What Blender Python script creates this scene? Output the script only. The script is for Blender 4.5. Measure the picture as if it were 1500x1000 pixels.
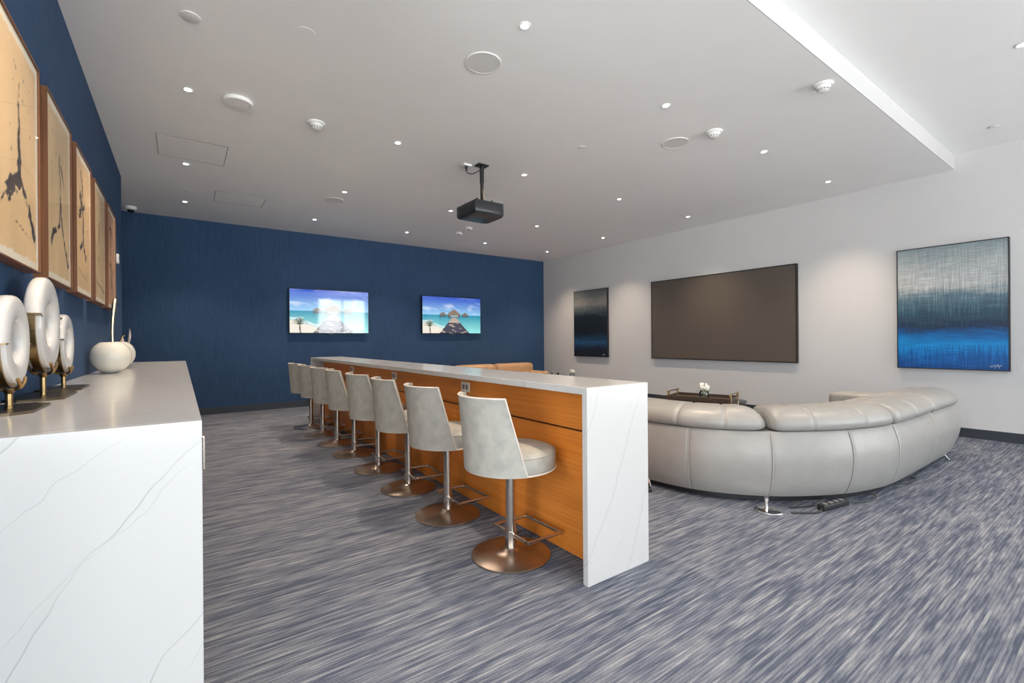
import bpy, bmesh, math, random
import numpy as np
from mathutils import Vector, Matrix

# ------------------------------------------------------------------ scene, camera, light
for o in list(bpy.data.objects):
    bpy.data.objects.remove(o, do_unlink=True)
scn = bpy.context.scene
COL = scn.collection
PI = math.pi
F_PX, YAW, ROLL, EYE = 676.57, 0.6220, -0.0073, 1.15
cam_d = bpy.data.cameras.new('camera')
cam_d.sensor_width = 36.0
cam_d.lens = F_PX / 1500 * 36
cam_d.shift_y = -1.47 / 1500
cam_d.clip_start = 0.02
cam = bpy.data.objects.new('camera', cam_d)
COL.objects.link(cam)
_R = Vector((math.cos(YAW), -math.sin(YAW), 0)); _F = Vector((math.sin(YAW), math.cos(YAW), 0)); _U = Vector((0, 0, 1))
r2 = _R * math.cos(ROLL) + _U * math.sin(ROLL); u2 = _U * math.cos(ROLL) - _R * math.sin(ROLL)
cam.matrix_world = Matrix(((r2.x, u2.x, -_F.x, 0), (r2.y, u2.y, -_F.y, 0), (r2.z, u2.z, -_F.z, EYE), (0, 0, 0, 1)))
scn.camera = cam

scn.view_settings.view_transform = 'Standard'
scn.view_settings.look = 'None'
scn.view_settings.gamma = 1.0
scn.view_settings.use_curve_mapping = False
scn.view_settings.exposure = 0.38

SKY = 11.0            # overcast daylight outside the windows behind the camera
LAMP_W = 125.0        # each recessed downlight
world = bpy.data.worlds.new('world'); scn.world = world; world.use_nodes = True
wn = world.node_tree.nodes; wl = world.node_tree.links; wn.clear()
w_out = wn.new('ShaderNodeOutputWorld'); w_bg = wn.new('ShaderNodeBackground')
w_tc = wn.new('ShaderNodeTexCoord'); w_sep = wn.new('ShaderNodeSeparateXYZ'); w_rmp = wn.new('ShaderNodeValToRGB')
w_map = wn.new('ShaderNodeMapRange'); w_map.inputs['From Min'].default_value = -1; w_map.inputs['From Max'].default_value = 1
wl.new(w_tc.outputs['Generated'], w_sep.inputs[0]); wl.new(w_sep.outputs['Z'], w_map.inputs[0]); wl.new(w_map.outputs[0], w_rmp.inputs[0])
w_rmp.color_ramp.elements[0].position = 0.47; w_rmp.color_ramp.elements[0].color = (1.15, 1.14, 1.11, 1)  # half below the horizon raised above the sky, added to light the ceiling
w_rmp.color_ramp.elements[1].position = 0.53; w_rmp.color_ramp.elements[1].color = (0.64, 0.665, 0.69, 1)
wl.new(w_rmp.outputs[0], w_bg.inputs[0]); w_bg.inputs[1].default_value = SKY; wl.new(w_bg.outputs[0], w_out.inputs[0])

# room dimensions (metres)
ZC, ZR, H = 3.10, 3.266, 0.927
XL, XR, YF, YS, YB, YE, XA = -0.558, 7.328, 8.857, 1.368, -4.6, 7.05, -2.4
XW, YW = -4.2, 1.35      # the place opens to the left behind the camera
WINS = [(-2.6, 1.3), (5.05, 7.28)]
LWIN = (-2.6, 0.30)
RWIN = (-4.3, -1.6)
WZ0, WZ1 = 0.12, 3.16
def portal(x0, x1, z0, z1):
    d = bpy.data.lights.new('daylight_portal', 'AREA'); d.shape = 'RECTANGLE'; d.size = x1 - x0; d.size_y = z1 - z0
    d.cycles.is_portal = True
    o = bpy.data.objects.new('daylight_portal', d); COL.objects.link(o)
    o.location = ((x0 + x1) / 2, YB - 0.02, (z0 + z1) / 2)
    o.rotation_euler = (PI / 2, 0, 0)          # local -Z looks along +Y, into the room
for a, b in WINS:
    portal(a, b, WZ0, WZ1)
def portal_left(y0, y1, z0, z1):
    d = bpy.data.lights.new('daylight_portal', 'AREA'); d.shape = 'RECTANGLE'; d.size = z1 - z0; d.size_y = y1 - y0
    d.cycles.is_portal = True
    o = bpy.data.objects.new('daylight_portal', d); COL.objects.link(o)
    o.location = (XW - 0.02, (y0 + y1) / 2, (z0 + z1) / 2); o.rotation_euler = (0, -PI / 2, 0)   # local -Z looks along +X
    return o
portal_left(LWIN[0], LWIN[1], WZ0, WZ1)
o = portal_left(RWIN[0], RWIN[1], WZ0, WZ1); o.location.x = XR + 0.17; o.rotation_euler = (0, PI / 2, 0)

# ------------------------------------------------------------------ materials
def new_mat(name):
    m = bpy.data.materials.new(name); m.use_nodes = True
    nt = m.node_tree; b = nt.nodes['Principled BSDF']
    return m, nt, b
def pbr(name, col, rough=0.5, metal=0.0, spec=0.5, emit=None, es=0.0, coat=0.0, var=0.0, vscale=20.0, bump=0.0, bscale=60.0):
    m, nt, b = new_mat(name)
    b.inputs['Base Color'].default_value = (*col, 1); b.inputs['Roughness'].default_value = rough
    b.inputs['Metallic'].default_value = metal; b.inputs['Specular IOR Level'].default_value = spec
    b.inputs['Coat Weight'].default_value = coat
    if emit:
        b.inputs['Emission Color'].default_value = (*emit, 1); b.inputs['Emission Strength'].default_value = es
    tc = nt.nodes.new('ShaderNodeTexCoord')
    if var > 0:
        n = nt.nodes.new('ShaderNodeTexNoise'); n.inputs['Scale'].default_value = vscale; n.inputs['Detail'].default_value = 4
        nt.links.new(tc.outputs['Object'], n.inputs['Vector'])
        r = nt.nodes.new('ShaderNodeValToRGB')
        r.color_ramp.elements[0].position = 0.3; r.color_ramp.elements[1].position = 0.7
        r.color_ramp.elements[0].color = (*[c * (1 - var) for c in col], 1); r.color_ramp.elements[1].color = (*[min(1, c * (1 + var)) for c in col], 1)
        nt.links.new(n.outputs['Fac'], r.inputs[0]); nt.links.new(r.outputs[0], b.inputs['Base Color'])
    if bump > 0:
        n2 = nt.nodes.new('ShaderNodeTexNoise'); n2.inputs['Scale'].default_value = bscale; n2.inputs['Detail'].default_value = 3
        nt.links.new(tc.outputs['Object'], n2.inputs['Vector'])
        bp = nt.nodes.new('ShaderNodeBump'); bp.inputs['Strength'].default_value = bump; bp.inputs['Distance'].default_value = 0.01
        nt.links.new(n2.outputs['Fac'], bp.inputs['Height']); nt.links.new(bp.outputs[0], b.inputs['Normal'])
    return m
def noise(nt, src, scale, detail=3, rough=0.5, mscale=(1, 1, 1), rot=(0, 0, 0), dist=0.0):
    mp = nt.nodes.new('ShaderNodeMapping'); mp.inputs['Scale'].default_value = mscale; mp.inputs['Rotation'].default_value = rot
    nt.links.new(src, mp.inputs['Vector'])
    n = nt.nodes.new('ShaderNodeTexNoise'); n.inputs['Scale'].default_value = scale; n.inputs['Detail'].default_value = detail
    n.inputs['Roughness'].default_value = rough; n.inputs['Distortion'].default_value = dist
    nt.links.new(mp.outputs[0], n.inputs['Vector'])
    return n.outputs['Fac']
def ramp(nt, fac, stops, interp='LINEAR'):
    r = nt.nodes.new('ShaderNodeValToRGB'); r.color_ramp.interpolation = interp
    e = r.color_ramp.elements
    while len(e) < len(stops): e.new(0.5)
    for k, (p, c) in enumerate(stops):
        e[k].position = p; e[k].color = (*c, 1) if len(c) == 3 else c
    nt.links.new(fac, r.inputs[0]); return r.outputs[0]
def mixc(nt, fac, a, b, mode='MIX'):
    m = nt.nodes.new('ShaderNodeMix'); m.data_type = 'RGBA'; m.blend_type = mode
    for s, v in ((m.inputs[0], fac), (m.inputs[6], a), (m.inputs[7], b)):
        if hasattr(v, 'is_output'): nt.links.new(v, s)
        elif isinstance(v, (int, float)): s.default_value = v
        else: s.default_value = (*v, 1)
    return m.outputs[2]
def mth(nt, op, a, b=None):
    m = nt.nodes.new('ShaderNodeMath'); m.operation = op
    for s, v in ((m.inputs[0], a), (m.inputs[1], b)):
        if v is None: continue
        if hasattr(v, 'is_output'): nt.links.new(v, s)
        else: s.default_value = v
    return m.outputs[0]

def carpet_mat():
    m, nt, b = new_mat('carpet_weave'); b.inputs['Roughness'].default_value = 0.95; b.inputs['Specular IOR Level'].default_value = 0.1
    s = nt.nodes.new('ShaderNodeTexCoord').outputs['Object']
    sp = nt.nodes.new('ShaderNodeSeparateXYZ'); nt.links.new(s, sp.inputs[0])
    def rows(pitch, fx, k):
        # woven rows: every row of the pile gets its own broken streaks along x
        row = mth(nt, 'FLOOR', mth(nt, 'DIVIDE', sp.outputs['Y'], pitch))
        cb = nt.nodes.new('ShaderNodeCombineXYZ')
        nt.links.new(mth(nt, 'ADD', mth(nt, 'MULTIPLY', sp.outputs['X'], fx), mth(nt, 'MULTIPLY', row, 7.31 + k)), cb.inputs[0]); nt.links.new(mth(nt, 'MULTIPLY', row, 0.85 + k * .01), cb.inputs[1])
        n = nt.nodes.new('ShaderNodeTexNoise'); n.inputs['Scale'].default_value = 1.0; n.inputs['Detail'].default_value = 2; n.inputs['Roughness'].default_value = 0.6
        nt.links.new(cb.outputs[0], n.inputs['Vector']); return n.outputs['Fac']
    def step(v, lo, hi):
        m_ = nt.nodes.new('ShaderNodeMapRange'); m_.interpolation_type = 'SMOOTHSTEP'; m_.inputs['From Min'].default_value = lo; m_.inputs['From Max'].default_value = hi
        nt.links.new(v, m_.inputs[0]); return m_.outputs[0]
    n1 = step(rows(0.0130, 2.8, 0.0), 0.36, 0.66); n2 = step(rows(0.0065, 4.4, 3.7), 0.35, 0.67)
    n3 = noise(nt, s, 1.6, 3, 0.65); n4 = noise(nt, s, 170, 2, 0.7)
    # groove between neighbouring rows of loops
    gr = mth(nt, 'ABSOLUTE', mth(nt, 'SUBTRACT', mth(nt, 'FRACT', mth(nt, 'DIVIDE', sp.outputs['Y'], 0.0130)), 0.5))
    gr = step(gr, 0.28, 0.48)
    a = mth(nt, 'ADD', mth(nt, 'MULTIPLY', n1, 0.38), mth(nt, 'MULTIPLY', n2, 0.36))
    a = mth(nt, 'ADD', a, mth(nt, 'MULTIPLY', mth(nt, 'SUBTRACT', n3, 0.5), 0.40))
    a = mth(nt, 'ADD', a, mth(nt, 'MULTIPLY', mth(nt, 'SUBTRACT', n4, 0.5), 0.55))
    a = mth(nt, 'SUBTRACT', a, mth(nt, 'MULTIPLY', gr, 0.20))
    c = ramp(nt, a, [(-0.0, (0.062, 0.074, 0.108)), (0.20, (0.104, 0.118, 0.158)), (0.55, (0.205, 0.218, 0.246)), (0.95, (0.40, 0.405, 0.415))])
    nt.links.new(c, b.inputs['Base Color'])
    return m
def stone_mat(name, seed, base=(0.535, 0.535, 0.532), ang=0.96):
    m, nt, b = new_mat(name); b.inputs['Roughness'].default_value = 0.16; b.inputs['Specular IOR Level'].default_value = 0.5
    tc = nt.nodes.new('ShaderNodeTexCoord').outputs['Object']
    mp = nt.nodes.new('ShaderNodeMapping'); mp.inputs['Location'].default_value = (seed * 3.1, seed * 1.7, seed * 0.9)
    nt.links.new(tc, mp.inputs['Vector']); s = mp.outputs[0]
    # veins run up and to the right: stretch the noise along that diagonal
    r = nt.nodes.new('ShaderNodeMapping'); r.inputs['Rotation'].default_value = (0, ang, 0)
    nt.links.new(s, r.inputs['Vector'])
    def waves(scale, rot, dist, dscale, rough):
        mp2 = nt.nodes.new('ShaderNodeMapping'); mp2.inputs['Rotation'].default_value = (0.5, rot, 0); nt.links.new(r.outputs[0], mp2.inputs['Vector'])
        w = nt.nodes.new('ShaderNodeTexWave'); w.wave_type = 'BANDS'; w.bands_direction = 'Z'; w.wave_profile = 'SAW'
        w.inputs['Scale'].default_value = scale; w.inputs['Distortion'].default_value = dist; w.inputs['Detail'].default_value = 3.0
        w.inputs['Detail Scale'].default_value = dscale; w.inputs['Detail Roughness'].default_value = rough
        nt.links.new(mp2.outputs[0], w.inputs['Vector']); return w.outputs['Fac']
    w1 = mth(nt, 'SUBTRACT', waves(1.15, 0.0, 2.6, 1.3, 0.52), 0.5); w2 = mth(nt, 'SUBTRACT', waves(1.9, -0.16, 3.2, 1.6, 0.5), 0.5)
    line1 = ramp(nt, mth(nt, 'ABSOLUTE', w1), [(0.0, (1, 1, 1)), (0.003, (0.75, 0.75, 0.75)), (0.010, (0, 0, 0))])
    line2 = ramp(nt, mth(nt, 'ABSOLUTE', w2), [(0.0, (0.6, 0.6, 0.6)), (0.012, (0, 0, 0))])
    side = ramp(nt, w1, [(0.0, (0.16, 0.16, 0.16)), (0.10, (0, 0, 0))]); side = mth(nt, 'MULTIPLY', side, ramp(nt, w1, [(0.0, (0, 0, 0)), (0.006, (1, 1, 1))]))
    g1 = ramp(nt, noise(nt, s, 3.0, 2), [(0.36, (0.25, 0.25, 0.25)), (0.56, (1, 1, 1))]); g2 = ramp(nt, noise(nt, s, 4.5, 2, 0.5, (1, 1, 1), (1, 2, 0)), [(0.44, (0, 0, 0)), (0.6, (1, 1, 1))])
    g3 = ramp(nt, noise(nt, s, 2.2, 2, 0.5, (1, 1, 1), (2, 0, 1)), [(0.5, (0, 0, 0)), (0.62, (1, 1, 1))])
    f = mth(nt, 'MAXIMUM', mth(nt, 'MULTIPLY', line1, g1), mth(nt, 'MULTIPLY', line2, g2))
    f = mth(nt, 'ADD', mth(nt, 'MULTIPLY', f, 0.62), mth(nt, 'MULTIPLY', side, g3))
    c = mixc(nt, f, base, (0.29, 0.29, 0.29)); nt.links.new(c, b.inputs['Base Color'])
    return m
def wood_mat(name, dark, light, along='Y', rough=0.38, fine=1.0):
    m, nt, b = new_mat(name); b.inputs['Roughness'].default_value = rough; b.inputs['Specular IOR Level'].default_value = 0.35
    tc = nt.nodes.new('ShaderNodeTexCoord').outputs['Object']
    oi = nt.nodes.new('ShaderNodeObjectInfo')
    ad = nt.nodes.new('ShaderNodeVectorMath'); ad.operation = 'ADD'; nt.links.new(tc, ad.inputs[0])
    cb = nt.nodes.new('ShaderNodeCombineXYZ'); rr = mth(nt, 'MULTIPLY', oi.outputs['Random'], 13.0)
    for k in range(3): nt.links.new(rr, cb.inputs[k])
    nt.links.new(cb.outputs[0], ad.inputs[1]); s = ad.outputs[0]
    sc = {'Y': (6, 0.7, 60), 'Z': (60, 60, 0.7), 'X': (0.7, 60, 60)}[along]
    sc2 = {'Y': (20, 3.0, 220), 'Z': (220, 220, 3.0), 'X': (3, 220, 220)}[along]
    a = noise(nt, s, fine, 3, 0.55, sc); b2 = noise(nt, s, fine, 2, 0.5, sc2); c3 = noise(nt, s, 2.0, 2)
    t = mth(nt, 'ADD', mth(nt, 'ADD', mth(nt, 'MULTIPLY', a, 0.5), mth(nt, 'MULTIPLY', b2, 0.25)), mth(nt, 'MULTIPLY', c3, 0.25))
    nt.links.new(ramp(nt, t, [(0.34, dark), (0.66, light)]), b.inputs['Base Color'])
    return m
def fabric_wall_mat(name, c0, c1):
    m, nt, b = new_mat(name); b.inputs['Roughness'].default_value = 0.75; b.inputs['Specular IOR Level'].default_value = 0.25
    s = nt.nodes.new('ShaderNodeTexCoord').outputs['Object']
    a = noise(nt, s, 1.0, 3, 0.6, (170, 170, 5)); c = noise(nt, s, 1.0, 3, 0.6, (45, 45, 260)); d = noise(nt, s, 1.1, 2)
    t = mth(nt, 'ADD', mth(nt, 'ADD', mth(nt, 'MULTIPLY', a, 0.55), mth(nt, 'MULTIPLY', c, 0.25)), mth(nt, 'MULTIPLY', d, 0.2))
    nt.links.new(ramp(nt, t, [(0.33, c0), (0.67, c1)]), b.inputs['Base Color'])
    bp = nt.nodes.new('ShaderNodeBump'); bp.inputs['Strength'].default_value = 0.25; bp.inputs['Distance'].default_value = 0.004
    nt.links.new(t, bp.inputs['Height']); nt.links.new(bp.outputs[0], b.inputs['Normal'])
    return m
def glass_mat(name, tint=(1, 1, 1), gl=0.08, rough=0.02):
    m = bpy.data.materials.new(name); m.use_nodes = True; nt = m.node_tree; nt.nodes.clear()
    o = nt.nodes.new('ShaderNodeOutputMaterial'); t = nt.nodes.new('ShaderNodeBsdfTransparent'); g = nt.nodes.new('ShaderNodeBsdfGlossy')
    t.inputs[0].default_value = (*tint, 1); g.inputs['Roughness'].default_value = rough
    fr = nt.nodes.new('ShaderNodeFresnel'); fr.inputs[0].default_value = 1.45
    mx = nt.nodes.new('ShaderNodeMixShader')
    nt.links.new(mth(nt, 'MULTIPLY', fr.outputs[0], gl * 12), mx.inputs[0]); nt.links.new(t.outputs[0], mx.inputs[1]); nt.links.new(g.outputs[0], mx.inputs[2])
    nt.links.new(mx.outputs[0], o.inputs[0]); return m
def print_mat(name, rough=0.6, emit=0.0, spec=0.3):
    m, nt, b = new_mat(name); b.inputs['Roughness'].default_value = rough; b.inputs['Specular IOR Level'].default_value = spec
    a = nt.nodes.new('ShaderNodeAttribute'); a.attribute_name = 'print'
    if emit > 0:
        b.inputs['Base Color'].default_value = (0.01, 0.01, 0.012, 1)
        nt.links.new(a.outputs['Color'], b.inputs['Emission Color']); b.inputs['Emission Strength'].default_value = emit
    else:
        nt.links.new(a.outputs['Color'], b.inputs['Base Color'])
    return m

M = {}
M['carpet'] = carpet_mat()
M['ceiling'] = pbr('ceiling_paint', (0.87, 0.87, 0.87), 0.85, var=0.01, vscale=3)
M['dimmed_step'] = pbr('dimmed_ceiling_paint', (0.56, 0.56, 0.56), 0.6, var=0.01, vscale=3)  # ceiling paint darkened where the windows shine straight onto the step
M['wall_white'] = pbr('white_wall_paint', (0.64, 0.64, 0.645), 0.8, var=0.01, vscale=3)
M['wall_blue'] = fabric_wall_mat('navy_wallcovering', (0.017, 0.045, 0.104), (0.047, 0.097, 0.196))
M['base'] = pbr('dark_baseboard', (0.030, 0.038, 0.052), 0.5, var=0.08)
M['stone_a'] = stone_mat('white_quartz_counter', 1.0)
M['stone_b'] = stone_mat('white_quartz_bar', 4.3, (0.50, 0.50, 0.497), ang=1.1)
M['wood'] = wood_mat('orange_oak_veneer', (0.56, 0.165, 0.018), (0.78, 0.27, 0.045), 'Y')
M['frame_wood'] = wood_mat('brown_frame_wood', (0.13, 0.050, 0.020), (0.27, 0.115, 0.050), 'Z', 0.45)
M['dark_wood'] = wood_mat('dark_cabinet_wood', (0.025, 0.018, 0.014), (0.05, 0.037, 0.03), 'Z', 0.5)
M['suede'] = pbr('pale_grey_leather', (0.37, 0.36, 0.325), 0.62, spec=0.35, var=0.13, vscale=16, bump=0.05, bscale=180)
M['welt'] = pbr('cream_welt_piping', (0.66, 0.60, 0.53), 0.6, var=0.04)
M['steel'] = pbr('brushed_nickel', (0.60, 0.55, 0.50), 0.27, 1.0, var=0.05, vscale=60)
M['base_steel'] = pbr('brushed_disc_nickel', (0.50, 0.42, 0.36), 0.30, 1.0, var=0.05, vscale=60)
M['chrome'] = pbr('chrome', (0.75, 0.75, 0.76), 0.10, 1.0, var=0.02)
M['sofa'] = pbr('warm_grey_leather', (0.29, 0.283, 0.268), 0.38, spec=0.5, var=0.05, vscale=9, bump=0.06, bscale=55)
M['stitch'] = pbr('pale_stitching', (0.36, 0.35, 0.335), 0.6, var=0.05)
M['tan'] = pbr('tan_leather', (0.52, 0.32, 0.17), 0.45, var=0.08, vscale=8, bump=0.06, bscale=40)
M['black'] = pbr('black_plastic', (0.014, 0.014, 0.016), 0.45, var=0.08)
M['black_gloss'] = pbr('black_glossy_bezel', (0.010, 0.010, 0.012), 0.22, var=0.05)
M['projector'] = pbr('charcoal_projector_shell', (0.028, 0.031, 0.036), 0.28, var=0.05, vscale=40)
M['lens'] = pbr('projector_lens_glass', (0.02, 0.02, 0.03), 0.05, var=0.02)
M['screen'] = pbr('taupe_projection_fabric', (0.118, 0.098, 0.082), 0.36, spec=0.4, var=0.02, vscale=3)
M['ceramic'] = pbr('white_ceramic', (0.66, 0.65, 0.63), 0.17, var=0.02, vscale=6)
M['celadon'] = pbr('cream_glazed_ceramic', (0.78, 0.75, 0.66), 0.10, var=0.03, vscale=8)
M['petal'] = pbr('pale_pink_leaf_glaze', (0.60, 0.48, 0.47), 0.3, var=0.05)
M['gold'] = pbr('polished_gold', (0.80, 0.60, 0.30), 0.18, 1.0, var=0.03)
M['brass'] = pbr('aged_brass', (0.36, 0.25, 0.12), 0.30, 1.0, var=0.15, vscale=40)
M['bronze'] = pbr('dark_bronze_plate', (0.16, 0.125, 0.085), 0.32, 1.0, var=0.1, vscale=30)
M['device'] = pbr('white_device_plastic', (0.80, 0.80, 0.795), 0.5, var=0.02)
M['grille'] = pbr('grey_speaker_grille', (0.70, 0.70, 0.70), 0.7, var=0.05, vscale=300)
M['grey_part'] = pbr('grey_plastic', (0.22, 0.22, 0.22), 0.6, var=0.05)
M['gap'] = pbr('shadow_gap_bead', (0.30, 0.30, 0.30), 0.8, var=0.05)
M['outlet'] = pbr('ivory_outlet_plastic', (0.82, 0.79, 0.73), 0.4, var=0.02)
M['lampglow'] = pbr('lit_downlight_lens', (0.9, 0.9, 0.88), 0.4, emit=(1.0, 0.95, 0.88), es=14.0, var=0.01)
M['table_glass'] = pbr('smoked_table_glass', (0.016, 0.017, 0.019), 0.06, var=0.03)
M['tray'] = pbr('dark_brown_tray_lacquer', (0.075, 0.050, 0.038), 0.3, var=0.12, vscale=25)
M['flower'] = pbr('white_petals', (0.80, 0.80, 0.74), 0.7, var=0.06, vscale=80)
M['leaf'] = pbr('green_leaves', (0.10, 0.17, 0.07), 0.6, var=0.2, vscale=50)
M['glass'] = glass_mat('clear_glass', (0.95, 0.97, 0.97), 0.08)
M['pane'] = glass_mat('window_pane_glass', (0.98, 0.99, 0.99), 0.06)
M['pic_glass'] = glass_mat('picture_glass', (1, 1, 1), 0.018, 0.015)
M['alu'] = pbr('dark_window_frame_paint', (0.10, 0.10, 0.105), 0.5, var=0.03)
M['paper'] = print_mat('ink_print', 0.7)
M['tv'] = print_mat('lit_tv_picture', 0.05, emit=0.80, spec=1.0)
M['white_ink'] = pbr('white_signature_ink', (0.75, 0.78, 0.80), 0.6, var=0.02)
M['mat_board'] = pbr('cream_mat_board', (0.66, 0.60, 0.48), 0.8, var=0.03, vscale=12)

def painting_mat(name, stops, gain=1.0):
    m, nt, b = new_mat(name); b.inputs['Roughness'].default_value = 0.42; b.inputs['Specular IOR Level'].default_value = 0.35
    s = nt.nodes.new('ShaderNodeTexCoord').outputs['Generated']
    sp = nt.nodes.new('ShaderNodeSeparateXYZ'); nt.links.new(s, sp.inputs[0])
    w = noise(nt, s, 1.0, 3, 0.6, (2, 2.2, 14)); v = noise(nt, s, 1.0, 3, 0.65, (90, 90, 5)); hz = noise(nt, s, 1.0, 2, 0.6, (5, 5, 170))
    z = mth(nt, 'ADD', sp.outputs['Z'], mth(nt, 'MULTIPLY', mth(nt, 'SUBTRACT', w, 0.5), 0.16))
    z = mth(nt, 'ADD', z, mth(nt, 'MULTIPLY', mth(nt, 'SUBTRACT', v, 0.5), 0.14))
    c = ramp(nt, z, stops)
    k = mth(nt, 'ADD', mth(nt, 'MULTIPLY', v, 1.0), mth(nt, 'MULTIPLY', hz, 0.7))
    c = mixc(nt, 0.7, c, ramp(nt, k, [(0.55, (0.34, 0.34, 0.34)), (0.85, (0.55, 0.55, 0.55)), (1.05, (0.85, 0.85, 0.85))]), 'OVERLAY')
    nt.links.new(c, b.inputs['Base Color']); return m
BLUE_STOPS = [(0.0, (0.008, 0.060, 0.22)), (0.10, (0.006, 0.105, 0.35)), (0.20, (0.006, 0.23, 0.58)), (0.27, (0.008, 0.12, 0.36)), (0.34, (0.016, 0.034, 0.075)),
              (0.46, (0.035, 0.085, 0.125)), (0.58, (0.10, 0.17, 0.215)), (0.68, (0.44, 0.46, 0.455)), (0.82, (0.40, 0.425, 0.43)), (1.0, (0.21, 0.27, 0.29))]
DARK_STOPS = [(0.0, (0.006, 0.010, 0.018)), (0.12, (0.010, 0.018, 0.035)), (0.21, (0.02, 0.075, 0.17)), (0.27, (0.012, 0.035, 0.075)), (0.36, (0.008, 0.012, 0.018)),
              (0.60, (0.012, 0.018, 0.026)), (0.70, (0.07, 0.09, 0.10)), (0.80, (0.26, 0.25, 0.23)), (0.90, (0.17, 0.18, 0.175)), (1.0, (0.12, 0.13, 0.13))]
M['canvas_blue'] = painting_mat('blue_horizon_canvas', BLUE_STOPS)
M['canvas_dark'] = painting_mat('dark_horizon_canvas', DARK_STOPS)

# ------------------------------------------------------------------ mesh helpers
def mesh(name, verts, faces, mat, parent=None, smooth=False, loc=None, rotz=0.0):
    me = bpy.data.meshes.new(name); me.from_pydata([tuple(v) for v in verts], [], faces); me.update()
    bm = bmesh.new(); bm.from_mesh(me); bmesh.ops.recalc_face_normals(bm, faces=bm.faces); bm.to_mesh(me); bm.free()
    me.materials.append(mat)
    if smooth:
        me.polygons.foreach_set('use_smooth', [True] * len(me.polygons))
        if smooth == 'auto':
            me.set_sharp_from_angle(angle=math.radians(38))
    o = bpy.data.objects.new(name, me); COL.objects.link(o)
    if parent: o.parent = parent
    if loc: o.location = loc
    o.rotation_euler[2] = rotz
    return o
def from_bm(name, bm, mat, parent=None, smooth=False, loc=None, rotz=0.0):
    me = bpy.data.meshes.new(name); bmesh.ops.recalc_face_normals(bm, faces=bm.faces); bm.to_mesh(me); bm.free(); me.materials.append(mat)
    if smooth:
        me.polygons.foreach_set('use_smooth', [True] * len(me.polygons))
        if smooth == 'auto': me.set_sharp_from_angle(angle=math.radians(38))
    o = bpy.data.objects.new(name, me); COL.objects.link(o)
    if parent: o.parent = parent
    if loc: o.location = loc
    o.rotation_euler[2] = rotz
    return o
def box_bm(x0, x1, y0, y1, z0, z1, bev=0.0, seg=2):
    bm = bmesh.new(); bmesh.ops.create_cube(bm, size=1.0)
    for v in bm.verts:
        v.co = Vector(((x0 + x1) / 2 + v.co.x * (x1 - x0), (y0 + y1) / 2 + v.co.y * (y1 - y0), (z0 + z1) / 2 + v.co.z * (z1 - z0)))
    if bev > 0: bmesh.ops.bevel(bm, geom=list(bm.edges), offset=bev, segments=seg, profile=0.5, affect='EDGES')
    return bm
def box(name, x0, x1, y0, y1, z0, z1, mat, parent=None, bev=0.0, seg=2, smooth=None, loc=None, rotz=0.0):
    return from_bm(name, box_bm(x0, x1, y0, y1, z0, z1, bev, seg), mat, parent, ('auto' if bev > 0.004 else False) if smooth is None else smooth, loc, rotz)
def join(bms):
    out = bmesh.new()
    for b in bms:
        me = bpy.data.meshes.new('tmp'); b.to_mesh(me); b.free(); out.from_mesh(me); bpy.data.meshes.remove(me)
    return out
def lathe_data(prof, n=32, axis='Z', c=(0, 0, 0)):
    V, Fc = [], []
    rings = []
    for r, z in prof:
        if r < 1e-6:
            rings.append([len(V)]); V.append((c[0], c[1], c[2] + z))
        else:
            rings.append(list(range(len(V), len(V) + n)))
            for k in range(n):
                a = 2 * PI * k / n; V.append((c[0] + r * math.cos(a), c[1] + r * math.sin(a), c[2] + z))
    for A, B in zip(rings, rings[1:]):
        for k in range(n):
            k2 = (k + 1) % n
            if len(A) == 1 and len(B) == 1: continue
            if len(A) == 1: Fc.append((A[0], B[k], B[k2]))
            elif len(B) == 1: Fc.append((A[k], B[0], A[k2]))
            else: Fc.append((A[k], B[k], B[k2], A[k2]))
    return V, Fc
def lathe(name, prof, mat, parent=None, n=32, c=(0, 0, 0), smooth='auto', loc=None):
    V, Fc = lathe_data(prof, n, c=c); return mesh(name, V, Fc, mat, parent, smooth, loc)
def tube_data(path, r, n=8, closed=False, rads=None, flat=1.0):
    P = [Vector(p) for p in path]; m = len(P); V, Fc = [], []
    up = Vector((0, 0, 1)); prev = None
    for i, p in enumerate(P):
        if closed: t = (P[(i + 1) % m] - P[i - 1])
        else: t = (P[min(i + 1, m - 1)] - P[max(i - 1, 0)])
        t.normalize()
        if prev is None:
            a = t.cross(up)
            if a.length < 1e-3: a = t.cross(Vector((1, 0, 0)))
        else:
            a = prev - t * prev.dot(t)
            if a.length < 1e-4: a = t.cross(up)
        a.normalize(); b = t.cross(a); prev = a
        rr = rads[i] if rads else r
        for k in range(n):
            q = 2 * PI * k / n; V.append(p + a * (rr * math.cos(q)) + b * (rr * flat * math.sin(q)))
    for i in range(m if closed else m - 1):
        for k in range(n):
            A = i * n; B = ((i + 1) % m) * n
            Fc.append((A + k, A + (k + 1) % n, B + (k + 1) % n, B + k))
    if not closed:
        Fc.append(tuple(range(n))); Fc.append(tuple(range((m - 1) * n, m * n)))
    return V, Fc
def tube(name, path, r, mat, parent=None, n=8, closed=False, rads=None, flat=1.0, smooth='auto', loc=None):
    V, Fc = tube_data(path, r, n, closed, rads, flat); return mesh(name, V, Fc, mat, parent, smooth, loc)
def merge(parts):
    V, Fc = [], []
    for v, f in parts:
        o = len(V); V += list(v); Fc += [tuple(i + o for i in q) for q in f]
    return V, Fc
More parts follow.
